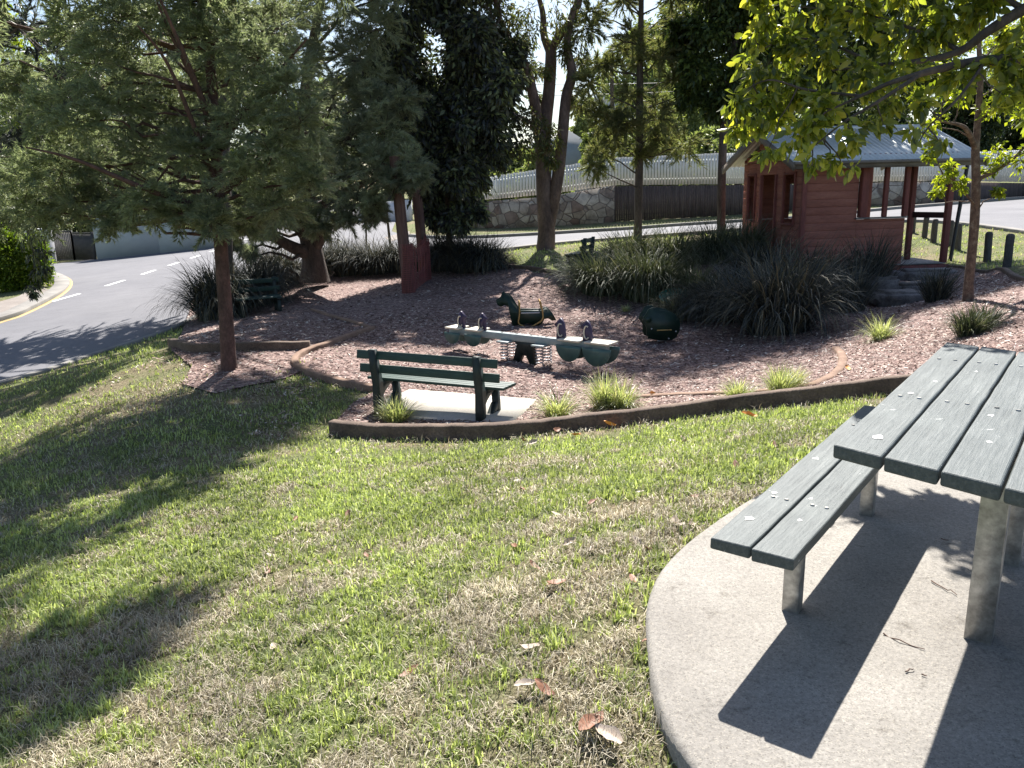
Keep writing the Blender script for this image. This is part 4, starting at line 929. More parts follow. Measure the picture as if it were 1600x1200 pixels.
def trunk_path(mb, px, rad, sides=12, wob=0):
    """px: list of (x,y,Y) picture points; rad: radii"""
    p = smooth_path([aty(*q) for q in px], 5); t = np.linspace(0, 1, len(p)); r_ = np.interp(t, np.linspace(0, 1, len(rad)), rad)
    mb.tube(p, r_, sides); return p
def to_clumps(mb, trunk, cl, r0=.05, r1=.008, minz=0.0, wob=.1, every=1):
    for c, r_ in cl[::every]:
        d = np.linalg.norm(trunk-c, axis=1)+np.where(trunk[:, 2] > c[2]-.2, 3, 0); j = int(np.argmin(d)); limb(mb, trunk[j], c, r0, r1, wob)
        for q in range(4):
            dd = rdir(1)[0]; limb(mb, c, c+dd*r_*.8, r1*1.2, r1*.4, .12, 4, 4)

def sunward(px, py, Y_):
    q = gp(px, py); sd_ = np.array(sdir); return q+sd_*((Y_-q[1])/sd_[1])
# ---- T1: red barked she-oak in the left foreground
b1 = gp(358, 580)
t1 = tree_thing('she_oak', b1, 'red barked she-oak with feathery drooping foliage, standing left of the play area')
mb = MB(); p = trunk_path(mb, [(360,592,11.6),(357,560,11.6),(352,480,11.6),(346,400,11.6),(342,330,11.65),(338,240,11.7),(330,120,11.8),(318,0,12.0),(308,-120,12.2),(300,-260,12.4)], [.145,.112,.098,.094,.09,.08,.07,.06,.045,.02], 16)
for a in ([(338,260,11.7),(320,170,11.3),(290,90,11.0),(255,10,10.7),(220,-80,10.4)], [(336,200,11.7),(300,120,11.4),(270,60,11.2),(240,-10,11.1)], [(340,300,11.7),(310,215,11.2),(262,100,10.8),(215,40,10.4)], [(342,310,11.6),(400,250,11.3),(450,190,11.1)], [(338,230,11.7),(420,130,11.6),(480,60,11.5)], [(341,330,11.6),(240,300,11.0),(120,250,10.6),(40,230,10.4)]):
    trunk_path(mb, a, [.055,.04,.03,.018,.008], 8)
low = [(470,190,11.0,44),(480,285,11.1,40),(445,140,11.2,45),(425,245,11.0,50),(438,325,11.2,45),(385,275,11.0,55),(370,190,11.4,55),(405,90,11.4,55),(340,60,11.6,60),(300,240,11.3,55),(330,345,10.9,36),(285,335,11.2,45),(230,320,11.2,50),(180,345,11.3,38),(120,315,11.5,48),(60,330,11.6,42),(30,280,11.3,55),(100,260,11.4,55),(170,270,11.8,60),(230,235,11.9,60),(120,190,11.0,55),(60,180,11.2,50),(185,165,11.3,55),(150,100,11.2,55),(225,120,11.9,60),(250,40,11.5,60),(175,30,11.3,55),(110,50,11.6,50),(20,130,11.6,40),(-40,250,11.5,80),(-60,120,11.4,80),(390,345,11.6,28),(260,180,12.4,60),(300,130,12.5,60),(330,290,12.6,55),(240,290,12.7,60),(150,230,12.7,60),(80,290,12.8,50),(20,330,12.8,40),(-20,330,12.8,40),(380,30,12.6,60),(440,40,12.2,50),(480,240,12.3,35),(400,325,12.4,40),(350,120,12.4,50)]
high = [(x, y, Y_, r_) for x, y, Y_, r_ in [(330,-70,11.2,90),(230,-80,11.2,90),(120,-70,11.4,90),(20,-60,11.5,90),(-80,-40,11.6,90),(340,-180,11.6,80),(260,-190,11.4,95),(130,-180,11.5,95),(0,-170,11.6,90),(330,-300,12,90),(200,-290,11.8,90),(60,-280,11.8,90),(300,-410,12.2,80),(180,-420,12.0,80),(-120,-160,11.8,90),(-160,40,11.8,90)]]
cl = clumps(low); ch = clumps(high)+[(sunward(x, y, Y_), r_) for x, y, Y_, r_ in [(30,1035,11.4,.55),(130,1010,11.8,.5),(215,985,12.1,.4),(30,1110,11.2,.5),(110,1085,11.6,.4),(-60,960,11.2,.6),(40,860,11.8,.6),(150,830,11.6,.55),(250,775,11.9,.5),(330,735,12,.45),(60,780,11.8,.6)]]
to_clumps(mb, p, cl, .03, .006); to_clumps(mb, p, ch, .05, .01)
mb.build('trunk', MT['bark_red'], t1, True, loc=None).matrix_parent_inverse = Matrix.Translation(-Vector([float(v) for v in b1]))
A_, B2, C_ = crown_sprays(cl, 38, 15, 15, .085, .0115)
A2, B3, C2 = crown_needles(ch, 38, 38, .22, .034, .25, .2)
tris_mesh('crown', np.concatenate([A_, A2]), np.concatenate([B_ for B_ in (B2, B3)]), np.concatenate([C_, C2]), MT['needles1'], t1, b1)
# ---- T2: multi trunked feathery tree behind
b2 = gp(492, 432)
t2 = tree_thing('she_oak', b2, 'low forking she-oak with grey green feathery foliage, left of the log posts')
mb = MB(); Y0 = 22.0
p = trunk_path(mb, [(492,440,Y0),(490,410,Y0),(486,385,Y0),(478,350,Y0),(470,250,Y0),(480,120,Y0),(500,0,Y0),(510,-150,Y0)], [.42,.31,.27,.22,.18,.14,.1,.05], 14)
for a, r_ in (([(486,398,Y0),(455,385,21.5),(425,370,21),(390,362,20.6),(350,350,20)], [.2,.16,.12,.08,.05]), ([(488,392,Y0),(505,365,21.8),(525,335,21.5),(545,300,21.2)], [.2,.15,.11,.06]), ([(484,380,Y0),(450,340,21.5),(420,300,21)], [.15,.1,.05]), ([(480,300,Y0),(540,220,21.2),(600,150,20.6)], [.13,.09,.04]), ([(485,330,Y0),(560,290,21),(620,270,20)], [.13,.09,.04])):
    trunk_path(mb, a, r_, 9)
low = [(640,262,19.0,34),(618,285,19.2,30),(652,282,18.9,20),(590,265,19.4,40),(600,205,19.6,38),(625,165,19.8,32),(578,160,19.8,42),(545,215,20,45),(535,275,20,42),(560,320,19.7,35),(510,320,20,38),(480,345,20,28),(440,330,20.2,30),(520,150,20.2,45),(490,215,20.4,45),(565,95,20,42),(590,45,20,38),(520,80,20.5,45),(540,20,20.5,42),(590,-10,20,38),(470,100,20.8,45),(470,20,20.8,45),(585,335,19.6,22),(540,345,19.8,22),(585,318,19.3,18),(500,355,20.1,20),(610,240,20.5,35),(560,250,21,40),(500,270,21,40),(450,270,21,35),(400,360,20.5,20),(420,345,20.8,25),(540,160,21.5,45),(580,120,21.3,35),(390,395,20,14),(360,385,20,16)]
high = [(600,-60,20.5,45),(540,-60,20.8,50),(480,-60,21,50),(580,-130,21,50),(510,-150,21,50),(550,-220,21.3,45),(420,-40,21.5,50)]
cl = clumps(low); ch = clumps(high)+[(sunward(x, y, Y_), r_) for x, y, Y_, r_ in [(520,632,20.5,.7),(460,628,20.8,.8),(400,650,21,.8),(430,600,21,.7),(380,690,21.5,.7),(330,640,21.5,.9),(470,500,25,.9),(550,480,25,.8),(640,478,25,.8)]]; to_clumps(mb, p, cl, .06, .012); to_clumps(mb, p, ch, .06, .012)
mb.build('trunk', MT['bark_grey'], t2, True).matrix_parent_inverse = Matrix.Translation(-Vector([float(v) for v in b2]))
A_, B2, C_ = crown_sprays(cl, 26, 15, 13, .15, .017, .25, .5)
A2, B3, C2 = crown_needles(ch, 34, 40, .3, .06, .3, .2)
tris_mesh('crown', np.concatenate([A_, A2]), np.concatenate([B2, B3]), np.concatenate([C_, C2]), MT['needles2'], t2, b2)
b2b = gp(352, 482)
t2b = tree_thing('she_oak', b2b, 'tall shady she-oak standing behind the red barked one at the road edge')
mb = MB(); p = trunk_path(mb, [(353,486,18.2),(352,400,18.4),(350,280,18.8),(345,120,19.5),(330,-60,20),(320,-200,20)], [.2,.17,.15,.12,.08,.03], 12)
cl = clumps([(300,60,23.5,60),(220,40,23.5,60),(130,60,22.5,60),(40,50,23,60),(-40,60,23,60),(260,130,24,60),(180,140,24,60),(90,140,22.5,55),(0,140,23,55),(300,200,20.5,50),(220,220,21,50),(140,220,21.5,50),(50,215,22,50),(-30,220,22.5,50),(330,300,20,35),(260,290,20.5,45),(190,295,21,40),(110,290,21.5,40),(40,280,22,40),(350,20,23.5,55),(380,100,23.5,50),(330,170,23.5,45),(420,60,23.5,45)])
ch = clumps([(300,-50,20.5,60),(200,-60,21.5,65),(100,-60,22,65),(0,-60,22.5,65),(-90,-20,22.5,60),(250,-150,20.5,65),(140,-160,21.5,65),(30,-150,22,60),(350,-130,20,60),(-100,100,23,60)])
to_clumps(mb, p, cl, .06, .012); to_clumps(mb, p, ch, .06, .012)
mb.build('trunk', MT['bark_grey'], t2b, True).matrix_parent_inverse = Matrix.Translation(-Vector([float(v) for v in b2b]))
A_, B2, C_ = crown_needles(cl, 52, 56, .24, .038, .3, .2); A2, B3, C2 = crown_needles(ch, 44, 50, .3, .07, .3, .2)
tris_mesh('crown', np.concatenate([A_, A2]), np.concatenate([B2, B3]), np.concatenate([C_, C2]), MT['needles_dark'], t2b, b2b)
def leaf_tree(name, base, trunks, cl, mat, bark, label, n, l, w, droop=.5, sub=9, sc=.33, br=(.06, .01), group=None, every=1, cat='tree'):
    t = tree_thing(name, base, label, cat, group); mb = MB(); p = None
    for a, r_ in trunks:
        q = trunk_path(mb, a, r_, 12); p = q if p is None else np.concatenate([p, q])
    to_clumps(mb, p, cl, br[0], br[1], every=every)
    mb.build('trunk', bark, t, True).matrix_parent_inverse = Matrix.Translation(-Vector([float(v) for v in base]))
    V, F_ = crown_leaves(cl, n, l, w, droop, sub=sub, sc=sc)
    mesh_np('crown', V-np.array(base), [F_], mat, t); return t
# ---- T3 dense dark tree
b3 = gp(705, 408, 0)
fl = []
for k in range(150):
    y = rng.uniform(-170, 335); f_ = np.clip((y+170)/505, 0, 1)
    lo = 605+70*max(0, (y-190)/150)**1.3; hi = 800-8*math.sin(y*.05)*2-75*max(0, (y-215)/120)**1.2
    fl.append((rng.uniform(lo, hi), y, rng.uniform(21.3, 24.6), rng.uniform(15, 33)))
fl += [(700,345,21.6,14),(722,352,21.5,11),(680,338,21.8,14),(745,338,21.5,9)]
cl = clumps(fl)
leaf_tree('fig_tree', b3, [([(703,412,22.5),(702,370,22.5),(700,300,22.6),(698,200,22.8),(700,80,23),(700,-60,23)], [.10,.09,.09,.09,.07,.04]), ([(701,330,22.5),(725,250,22.4),(755,150,22.6),(775,40,22.8)], [.07,.06,.045,.02]), ([(700,310,22.6),(672,230,22.6),(645,120,22.9),(635,0,23)], [.07,.05,.04,.02])], cl, MT['dark_leaf'], MT['bark_grey'], 'dense dark leafed tree on a thin trunk, right of the log posts', 620, .19, .085, .7, 7, .55, (.035, .008))
# ---- T4 forked gum
b4 = gp(853, 389); dY4 = b4[1]-20.9; k4 = b4[1]/20.9
cl = clumps([(790,30,20,30),(830,55,20.5,26),(760,10,20,40),(870,20,20.5,28),(850,110,20.8,18),(900,60,20.6,26),(820,15,20.3,34),(905,100,21,20),(810,75,20,24),(845,208,19.8,26),(830,190,20,20),(862,220,20,20),(820,232,20,24),(858,245,19.8,14),(790,-60,20,50),(860,-60,20.5,50),(920,-50,20.5,50),(830,-140,20.5,60),(900,-150,20.5,55),(835,110,21,14),(765,60,20.2,30),(880,85,20.5,16),(812,110,20.2,18),(895,150,21,14),(780,100,20,20),(840,150,21,10)])
tr = [([(853,393,20.9),(853,384,20.9),(854,360,20.9),(852,330,20.9),(850,290,20.9),(848,250,20.9),(846,215,20.9)], [.29,.24,.22,.215,.20,.185,.18]),
      ([(856,389,20.9),(861,345,20.9),(867,305,20.8),(873,265,20.8),(879,210,20.7),(885,150,20.7),(894,115,20.7),(886,75,20.6),(892,30,20.5),(905,-10,20.5),(915,-90,20.4)], [.08,.13,.15,.15,.14,.13,.12,.10,.08,.06,.03]),
      ([(849,250,20.9),(841,200,20.9),(836,165,20.7),(826,120,20.5),(812,85,20.3),(795,60,20.2),(778,20,20),(768,-40,20)], [.16,.15,.13,.12,.10,.08,.06,.03]),
      ([(848,240,20.9),(852,190,21),(858,140,21),(861,85,21),(858,72,21)], [.2,.17,.15,.14,.12]), ([(859,80,21),(850,55,21),(848,20,21),(838,-20,21),(830,-80,21)], [.11,.09,.07,.05,.02]), ([(859,80,21),(875,55,21),(893,30,21),(905,5,21),(925,-60,21)], [.12,.1,.08,.06,.02]),
      ([(840,205,20.9),(820,188,20.5),(800,178,20.2),(785,172,20)], [.1,.07,.05,.02])]
tr = [([(x, y, Y_+dY4) for x, y, Y_ in a], [q*k4 for q in r_]) for a, r_ in tr]
cl = [((c-[0, 0, EYE])*(c[1]+dY4)/c[1]+[0, 0, EYE], r_*k4) for c, r_ in cl]
leaf_tree('gum_tree', b4, tr, cl, MT['gum_leaf'], MT['bark_gum'], 'forked gum tree with three bare limbs, standing behind the play area', 300, .16, .045, .9, 8, .36, (.03, .008))
# ---- T5 slender she-oak
b5 = gp(998, 372)
cl5 = []
for k in range(34):
    y = 250-k*11.5; sgn = 1 if k % 2 else -1; off = rng.uniform(25, 95)*sgn*(1 if y < 200 else .8); cl5.append((1000+off, y+rng.uniform(-14, 14), 25+rng.uniform(-1, 1), rng.uniform(18, 30)))
cl5 += [(1010,90,25,25),(985,150,25,22),(1015,200,25,22),(985,60,25,25),(960,215,24.8,24),(1035,225,24.8,20),(940,180,24.8,22),(1000,240,25,16)]
t5 = tree_thing('slender_she_oak', b5, 'slender straight trunked she-oak with fine brownish foliage, in front of the palings')
mb = MB(); p = trunk_path(mb, [(997,385,25),(997,350,25),(999,250,25),(1000,120,25),(1002,0,25),(1004,-150,25)], [.13,.125,.12,.10,.075,.03], 10); cc = clumps(cl5)
for c, r_ in cc:
    j = int(np.argmin(np.abs(p[:, 2]-(c[2]-.25-.25*abs(c[0]-p[0][0]))))); limb(mb, p[j], c, .03, .008, .05)
mb.build('trunk', MT['bark_grey'], t5, True).matrix_parent_inverse = Matrix.Translation(-Vector([float(v) for v in b5]))
A_, B2, C_ = crown_needles(cc, 34, 50, .22, .026, .3, .15, 1.25); tris_mesh('crown', A_, B2, C_, MT['fine_leaf'], t5, b5)
# ---- T6 glossy tree behind the cabin's left gable
b6 = gp(1127, 372)
cl = clumps([(1150,60,24,50),(1100,40,24,36),(1200,70,24,50),(1090,110,24,26),(1140,130,23.8,32),(1190,140,24,36),(1120,165,23.8,22),(1075,150,24,18),(1170,10,24,50),(1230,20,24,50),(1110,-20,24,40),(1060,60,24.5,22),(1180,-60,24,60),(1240,-80,24,60),(1110,-90,24,50),(1250,110,24.5,40),(1290,30,24.5,50),(1290,-60,24.5,60),(1310,110,25,40),(1160,170,23.8,16),*[(x, y, 24, 75) for x in range(1010, 1450, 80) for y in (-240, -330, -410)],(1160,-150,24,70),(1270,-160,24,70),(1380,-160,24.5,70),(1480,-130,25,65),(1200,-240,24,65),(1330,-250,24.5,70),(1450,-220,25,60),(1560,-100,25,60),(1340,-10,25,50),(1350,70,25.5,40),(1400,0,25.5,55),(1460,-40,26,60),(1400,-90,26,60)])
leaf_tree('glossy_tree', b6, [([(1127,378,24),(1127,330,24),(1129,240,24),(1135,150,24),(1150,60,24),(1170,-40,24)], [.13,.125,.12,.11,.08,.04]), ([(1131,200,24),(1180,120,24),(1240,60,24.3),(1300,20,24.5),(1400,-20,25.5)], [.08,.07,.06,.05,.03])], cl, MT['glossy_leaf'], MT['bark_grey'], 'bushy dark glossy tree on a pale trunk behind the cabin gable', 1500, .2, .10, .5, 12, .32)
# ---- T7 sapling at the right
b7 = gp(1510, 470)
cl = clumps([(1480,110,11.7,22),(1500,150,11.7,20),(1455,190,11.6,18),(1545,170,11.9,20),(1575,120,12,22),(1600,180,12,24),(1560,240,12,16),(1595,250,12,16),(1620,230,12,20),(1470,275,11.5,12),(1490,262,11.5,12),(1500,290,11.5,9),(1545,265,12,12),(1450,240,11.5,10),(1560,70,12.2,24),(1520,60,12.2,24),(1440,150,11.5,14),(1600,50,12.2,24),(1465,300,11.5,6),(1560,300,11.8,6),(1640,120,12.4,30),(1530,0,12.2,26),(1580,-40,12.3,30)])
leaf_tree('sapling', b7, [([(1512,476,12.0),(1514,440,12),(1519,390,12),(1523,340,12),(1525,280,12),(1524,235,12),(1527,200,12),(1532,120,12),(1530,60,12.1),(1540,-20,12.2)], [.085,.068,.064,.066,.06,.056,.046,.038,.03,.012]),
   ([(1524,232,12),(1512,205,11.8),(1498,195,11.7),(1470,190,11.6)], [.045,.035,.025,.01]), ([(1525,280,12),(1550,270,12),(1580,250,12),(1605,225,12)], [.035,.03,.022,.01]), ([(1523,320,12),(1505,300,11.7),(1480,280,11.5)], [.02,.012,.006])], cl, MT['sapling_leaf'], MT['bark_lichen'], 'slim mottled sapling with yellow green leaves right of the cabin', 95, .085, .045, .35, 6, .42, (.012, .004))
# ---- T8 branch of a near tree reaching in from the right
tx, ty = 6.6, 5.2; b8 = np.array([tx, ty, g1(tx, ty)])
t8 = tree_thing('broadleaf_tree', b8, 'near broad leafed branches reaching in over the cabin roof from the right')
mb = MB()
p0 = smooth_path([b8+[0, 0, -.1], b8+[-.05, 0, 1], b8+[-.15, 0, 2.0], b8+[-.2, .05, 3.2], b8+[-.1, .1, 4.6]], 5); mb.tube(p0, np.linspace(.16, .06, len(p0)), 14)
segs = [([(1760,20,5.2),(1680,-20,5.3),(1600,15,5.3),(1545,48,5.3),(1500,80,5.4),(1440,95,5.5),(1370,102,5.6),(1300,110,5.7)], [.045,.04,.036,.03,.024,.018,.012,.005]),
        ([(1780,130,5.1),(1700,110,5.2),(1600,95,5.3),(1540,95,5.2),(1480,105,5.2),(1440,115,5.2),(1390,130,5.2),(1345,150,5.2),(1290,175,5.2)], [.05,.045,.038,.032,.026,.02,.014,.010,.004]),
        ([(1440,115,5.2),(1370,160,5.1),(1320,190,5.1),(1270,230,5.1)], [.014,.010,.007,.003]), ([(1500,80,5.4),(1440,50,5.6),(1340,20,5.8),(1240,10,6)], [.016,.012,.008,.003]),
        ([(1370,102,5.6),(1300,70,5.8),(1230,60,5.9),(1180,85,6)], [.012,.008,.006,.003]), ([(1345,150,5.2),(1260,140,5.4),(1200,125,5.5),(1150,150,5.6)], [.010,.008,.005,.002]), ([(1600,15,5.3),(1520,-30,5.5),(1420,-60,5.8),(1300,-60,6)], [.02,.016,.010,.004]),
        ([(1540,95,5.2),(1500,150,5.0),(1450,200,5.0),(1430,235,5.0)], [.010,.008,.005,.002])]
allp = []
for a, r_ in segs: allp.append(trunk_path(mb, a, r_, 9))
limb(mb, p0[int(len(p0)*.75)], aty(1780,130,5.1), .07, .05, .02); limb(mb, p0[int(len(p0)*.8)], aty(1760,20,5.2), .06, .045, .02)
allp = np.concatenate(allp)
cl = clumps([(1180,120,5.7,32),(1150,165,5.6,22),(1150,205,5.6,16),(1200,180,5.6,36),(1240,130,5.6,36),(1280,80,5.8,36),(1230,60,5.9,34),(1180,60,6,22),(1200,10,6,34),(1260,10,6,38),(1340,20,5.8,40),(1290,170,5.3,40),(1330,205,5.1,24),(1250,215,5.3,34),(1200,235,5.5,18),(1270,250,5.1,18),(1305,250,5.1,16),(1330,265,5.1,9),(1350,120,5.5,38),(1390,165,5.2,22),(1380,195,5.1,14),(1420,60,5.6,40),(1410,120,5.4,30),(1440,165,5.1,20),(1430,205,5.0,11),(1480,40,5.5,36),(1500,125,5.2,26),(1470,220,5.0,13),(1540,20,5.4,40),(1560,100,5.2,24),(1570,150,5.1,24),(1590,60,5.3,30),(1590,120,5.1,26),(1620,170,5.1,20),(1400,-40,5.8,60),(1300,-50,6,60),(1500,-50,5.6,60),(1600,-40,5.4,60),(1700,20,5.3,60),(1700,120,5.2,50),(1500,-160,5.6,80),(1650,-150,5.3,80),(1380,-150,5.8,70),(1170,200,5.6,14)])
for c, r_ in cl:
    d = np.linalg.norm(allp-c, axis=1); j = int(np.argmin(d)); limb(mb, allp[j], c, .006, .0025, .08, 5, 5)
mb.build('trunk', MT['bark_grey'], t8, True).matrix_parent_inverse = Matrix.Translation(-Vector([float(v) for v in b8]))
def good_leaves(cl, n, l, w, droop=.7):
    """near leaves: a curved blade with midrib fold, 3 segments long"""
    P_, D = [], []
    for c, r_ in cl:
        m = 9; tc = c+rdir(m)*r_*rng.uniform(.2, .95, (m, 1)); kk = max(6, int(n*(r_/.15)**2)); k = rng.integers(0, m, kk); p = tc[k]+rng.normal(size=(kk, 3))*r_*.17
        d = unit(p-c)*.6+rng.normal(size=(kk, 3))*.55; d[:, 2] -= droop; P_.append(p); D.append(unit(d))
    P_ = np.concatenate(P_); D = np.concatenate(D); n = len(P_); L_ = l*rng.uniform(.55, 1.2, (n, 1)); S_ = unit(np.cross(D, rdir(n))); N_ = np.cross(D, S_); cv = rng.uniform(.02, .3, (n, 1))
    prof = [(0, .04), (.22, .72), (.5, 1.0), (.78, .62), (1.0, .02)]; V = []
    for t, wd in prof:
        c = P_+D*L_*t-N_*L_*cv*t*t*.9; wv = w*(L_/l)*wd/2; V += [c+S_*wv+N_*wv*.35, c, c-S_*wv+N_*wv*.35]
    V = np.stack(V, 1); m = V.shape[1]; I_ = np.arange(n)[:, None]*m; F_ = []
    for k in range(4):
        for s_ in (0, 1): F_.append(np.stack([I_[:, 0]+3*k+s_, I_[:, 0]+3*k+s_+1, I_[:, 0]+3*k+s_+4, I_[:, 0]+3*k+s_+3], 1))
    return V.reshape(-1, 3), np.concatenate(F_)
V, F_ = good_leaves(cl, 170, .084, .040); mesh_np('crown', V-b8, [F_], MT['near_leaf'], t8, True)
# ---- background trees
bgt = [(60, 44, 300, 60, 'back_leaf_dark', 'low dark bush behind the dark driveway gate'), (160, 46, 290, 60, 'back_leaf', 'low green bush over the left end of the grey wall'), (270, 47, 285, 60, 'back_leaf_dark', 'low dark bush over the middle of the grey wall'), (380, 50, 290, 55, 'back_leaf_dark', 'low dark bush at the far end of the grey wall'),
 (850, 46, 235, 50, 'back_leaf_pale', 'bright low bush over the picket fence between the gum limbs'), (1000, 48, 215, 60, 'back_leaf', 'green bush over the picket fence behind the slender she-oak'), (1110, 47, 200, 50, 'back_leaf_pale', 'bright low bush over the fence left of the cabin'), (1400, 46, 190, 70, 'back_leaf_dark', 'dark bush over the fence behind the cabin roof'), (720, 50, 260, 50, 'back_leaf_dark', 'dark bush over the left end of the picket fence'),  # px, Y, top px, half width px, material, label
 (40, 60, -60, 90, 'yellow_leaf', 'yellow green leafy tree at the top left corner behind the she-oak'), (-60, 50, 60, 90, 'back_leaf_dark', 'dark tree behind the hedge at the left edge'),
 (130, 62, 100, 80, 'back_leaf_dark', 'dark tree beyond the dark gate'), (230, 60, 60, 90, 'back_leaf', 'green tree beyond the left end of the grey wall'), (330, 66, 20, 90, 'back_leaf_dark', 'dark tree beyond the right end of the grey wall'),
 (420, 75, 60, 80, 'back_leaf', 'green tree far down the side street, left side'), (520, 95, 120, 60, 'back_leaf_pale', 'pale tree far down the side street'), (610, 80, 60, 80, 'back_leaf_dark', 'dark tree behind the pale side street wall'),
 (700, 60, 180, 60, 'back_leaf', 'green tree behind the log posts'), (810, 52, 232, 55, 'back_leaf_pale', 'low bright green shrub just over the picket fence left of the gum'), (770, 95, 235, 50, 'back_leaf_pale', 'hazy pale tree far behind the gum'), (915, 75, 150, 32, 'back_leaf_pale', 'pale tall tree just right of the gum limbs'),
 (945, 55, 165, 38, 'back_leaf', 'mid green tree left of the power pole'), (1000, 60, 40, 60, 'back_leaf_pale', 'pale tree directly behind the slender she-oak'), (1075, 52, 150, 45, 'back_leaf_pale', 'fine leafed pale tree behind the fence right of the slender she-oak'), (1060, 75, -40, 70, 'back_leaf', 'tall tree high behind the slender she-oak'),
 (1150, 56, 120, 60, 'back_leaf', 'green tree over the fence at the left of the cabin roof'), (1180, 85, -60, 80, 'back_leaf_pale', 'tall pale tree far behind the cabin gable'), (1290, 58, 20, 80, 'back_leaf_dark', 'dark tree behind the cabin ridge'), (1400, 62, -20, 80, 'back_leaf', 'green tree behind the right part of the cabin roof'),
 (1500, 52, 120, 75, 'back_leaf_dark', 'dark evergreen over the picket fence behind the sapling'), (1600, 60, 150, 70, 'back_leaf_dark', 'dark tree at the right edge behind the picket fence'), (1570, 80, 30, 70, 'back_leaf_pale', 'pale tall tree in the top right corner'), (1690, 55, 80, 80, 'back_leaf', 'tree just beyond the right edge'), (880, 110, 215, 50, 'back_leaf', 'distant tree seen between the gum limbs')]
for px, Y_, top, hw, mat, lab in bgt:
    q = aty(px, 300, Y_); zg_ = g1(q[0], Y_); base = np.array([q[0], Y_, zg_]); zt_ = aty(px, top, Y_)[2]; H_ = zt_-zg_; hwm = hw*Y_/F; cl = []
    n = 15 if hw > 45 else 11
    for k in range(n):
        f_ = (k+.5)/n; z = zg_+H_*(.16+.80*f_); wd = hwm*math.sin(PI*(.18+.74*f_))**.7; a = rng.uniform(0, 2*PI); rr = wd*rng.uniform(.25, .85)
        cl.append((np.array([q[0]+rr*math.cos(a)*1.0, Y_+rr*math.sin(a)*.6, z]), wd*rng.uniform(.36, .55)))
    t = tree_thing('background_tree', base, lab, 'tree', 'trees behind the road'); mb = MB()
    tp_ = np.array([base+[0, 0, -.3], base+[.1, 0, H_*.3], base+[-.1, .1, H_*.6], base+[.05, 0, H_*.93]]); tp_ = smooth_path(tp_, 4); mb.tube(tp_, np.linspace(.02*H_+.08, .03, len(tp_)), 8)
    for c, r_ in cl:
        j = int(np.argmin(np.linalg.norm(tp_-c, axis=1)+np.where(tp_[:, 2] > c[2], 4, 0))); limb(mb, tp_[j], c, .08, .02, .08, 5, 5)
    mb.build('trunk', MT['bark_grey'], t, True).matrix_parent_inverse = Matrix.Translation(-Vector([float(v) for v in base]))
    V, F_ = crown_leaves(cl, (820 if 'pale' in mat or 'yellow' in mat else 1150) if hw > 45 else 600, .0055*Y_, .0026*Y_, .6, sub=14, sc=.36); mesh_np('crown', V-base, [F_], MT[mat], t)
# ---- thin trunks among the far shrubs
for (px, py, Y_), top, r_, lab in (((516,392,26), (512,322), .07, 'thin dark trunk rising behind the forking she-oak'), ((571,388,27), (572,345), .035, 'thin dark stake left of the log posts'), ((610,372,28), (603,322), .05, 'thin leaning dark stake just left of the log posts')):
    a = aty(px, py, Y_); a[2] = g1(a[0], a[1]); b = aty(*top, Y_); mb = MB(); mb.tube([a, (a+b)/2, b], [r_, r_*.9, r_*.8], 8); o = mb.build('thin_trunk', MT['bark_grey'], loc=a); tag(o, lab, 'trunk')
# ---- hedge at the left
hb_ = gp(30, 452); hd = tree_thing('hedge', hb_, 'clipped bright green hedge beside the footpath at the left edge', 'hedge')
ph = hb_[1]; cl = clumps([(20,440,ph,26),(50,435,ph,20),(-10,430,ph,30),(25,405,ph,28),(55,405,ph,18),(0,395,ph,28),(50,385,ph,16),(20,383,ph,18),(-30,390,ph,30),(-50,430,ph,30),(65,425,ph,10)])
V, F_ = crown_leaves(cl, 2600, .11, .06, .1, sub=30, sc=.5); mesh_np('crown', V-hb_, [F_], MT['hedge_leaf'], hd)
mb = MB()
for c, r_ in cl[:6]: limb(mb, [c[0], c[1], hb_[2]-.1], c, .04, .015)
mb.build('trunk', MT['bark_grey'], hd).matrix_parent_inverse = Matrix.Translation(-Vector([float(v) for v in hb_]))
# ---- dark drooping leafy branch at the left edge (near)
bb = gp(-160, 560); tb = tree_thing('overhanging_tree', bb, 'dark leafy hanging branch in front of the hedge and pillar')
mb = MB(); p = trunk_path(mb, [(-160,575,15),(-150,450,15),(-140,300,15),(-120,150,15),(-100,50,15)], [.14,.12,.11,.09,.06], 10)
for a in ([(-140,300,15),(-40,290,15),(20,320,15),(50,380,15),(52,440,15)], [(-40,290,15),(40,300,15),(68,360,15),(70,420,15)]): trunk_path(mb, a, [.05,.03,.018,.010,.004], 7)
cl = clumps([(50,400,15,11),(60,425,15,11),(52,450,15,9),(68,395,15,9),(72,420,15,7),(40,370,15,14),(62,370,15,12),(20,345,15,18),(50,345,15,16),(0,320,15,26),(50,315,15,22),(53,458,15,5),(30,330,15,18),(-40,300,15,30)])
for c, r_ in cl: limb(mb, p[12], p[12], .01, .01) if False else None
mb.build('trunk', MT['bark_grey'], tb, True).matrix_parent_inverse = Matrix.Translation(-Vector([float(v) for v in bb]))
V, F_ = crown_leaves(cl, 60, .13, .035, 1.4, sub=6, sc=.5); mesh_np('crown', V-bb, [F_], MT['dark_leaf'], tb)
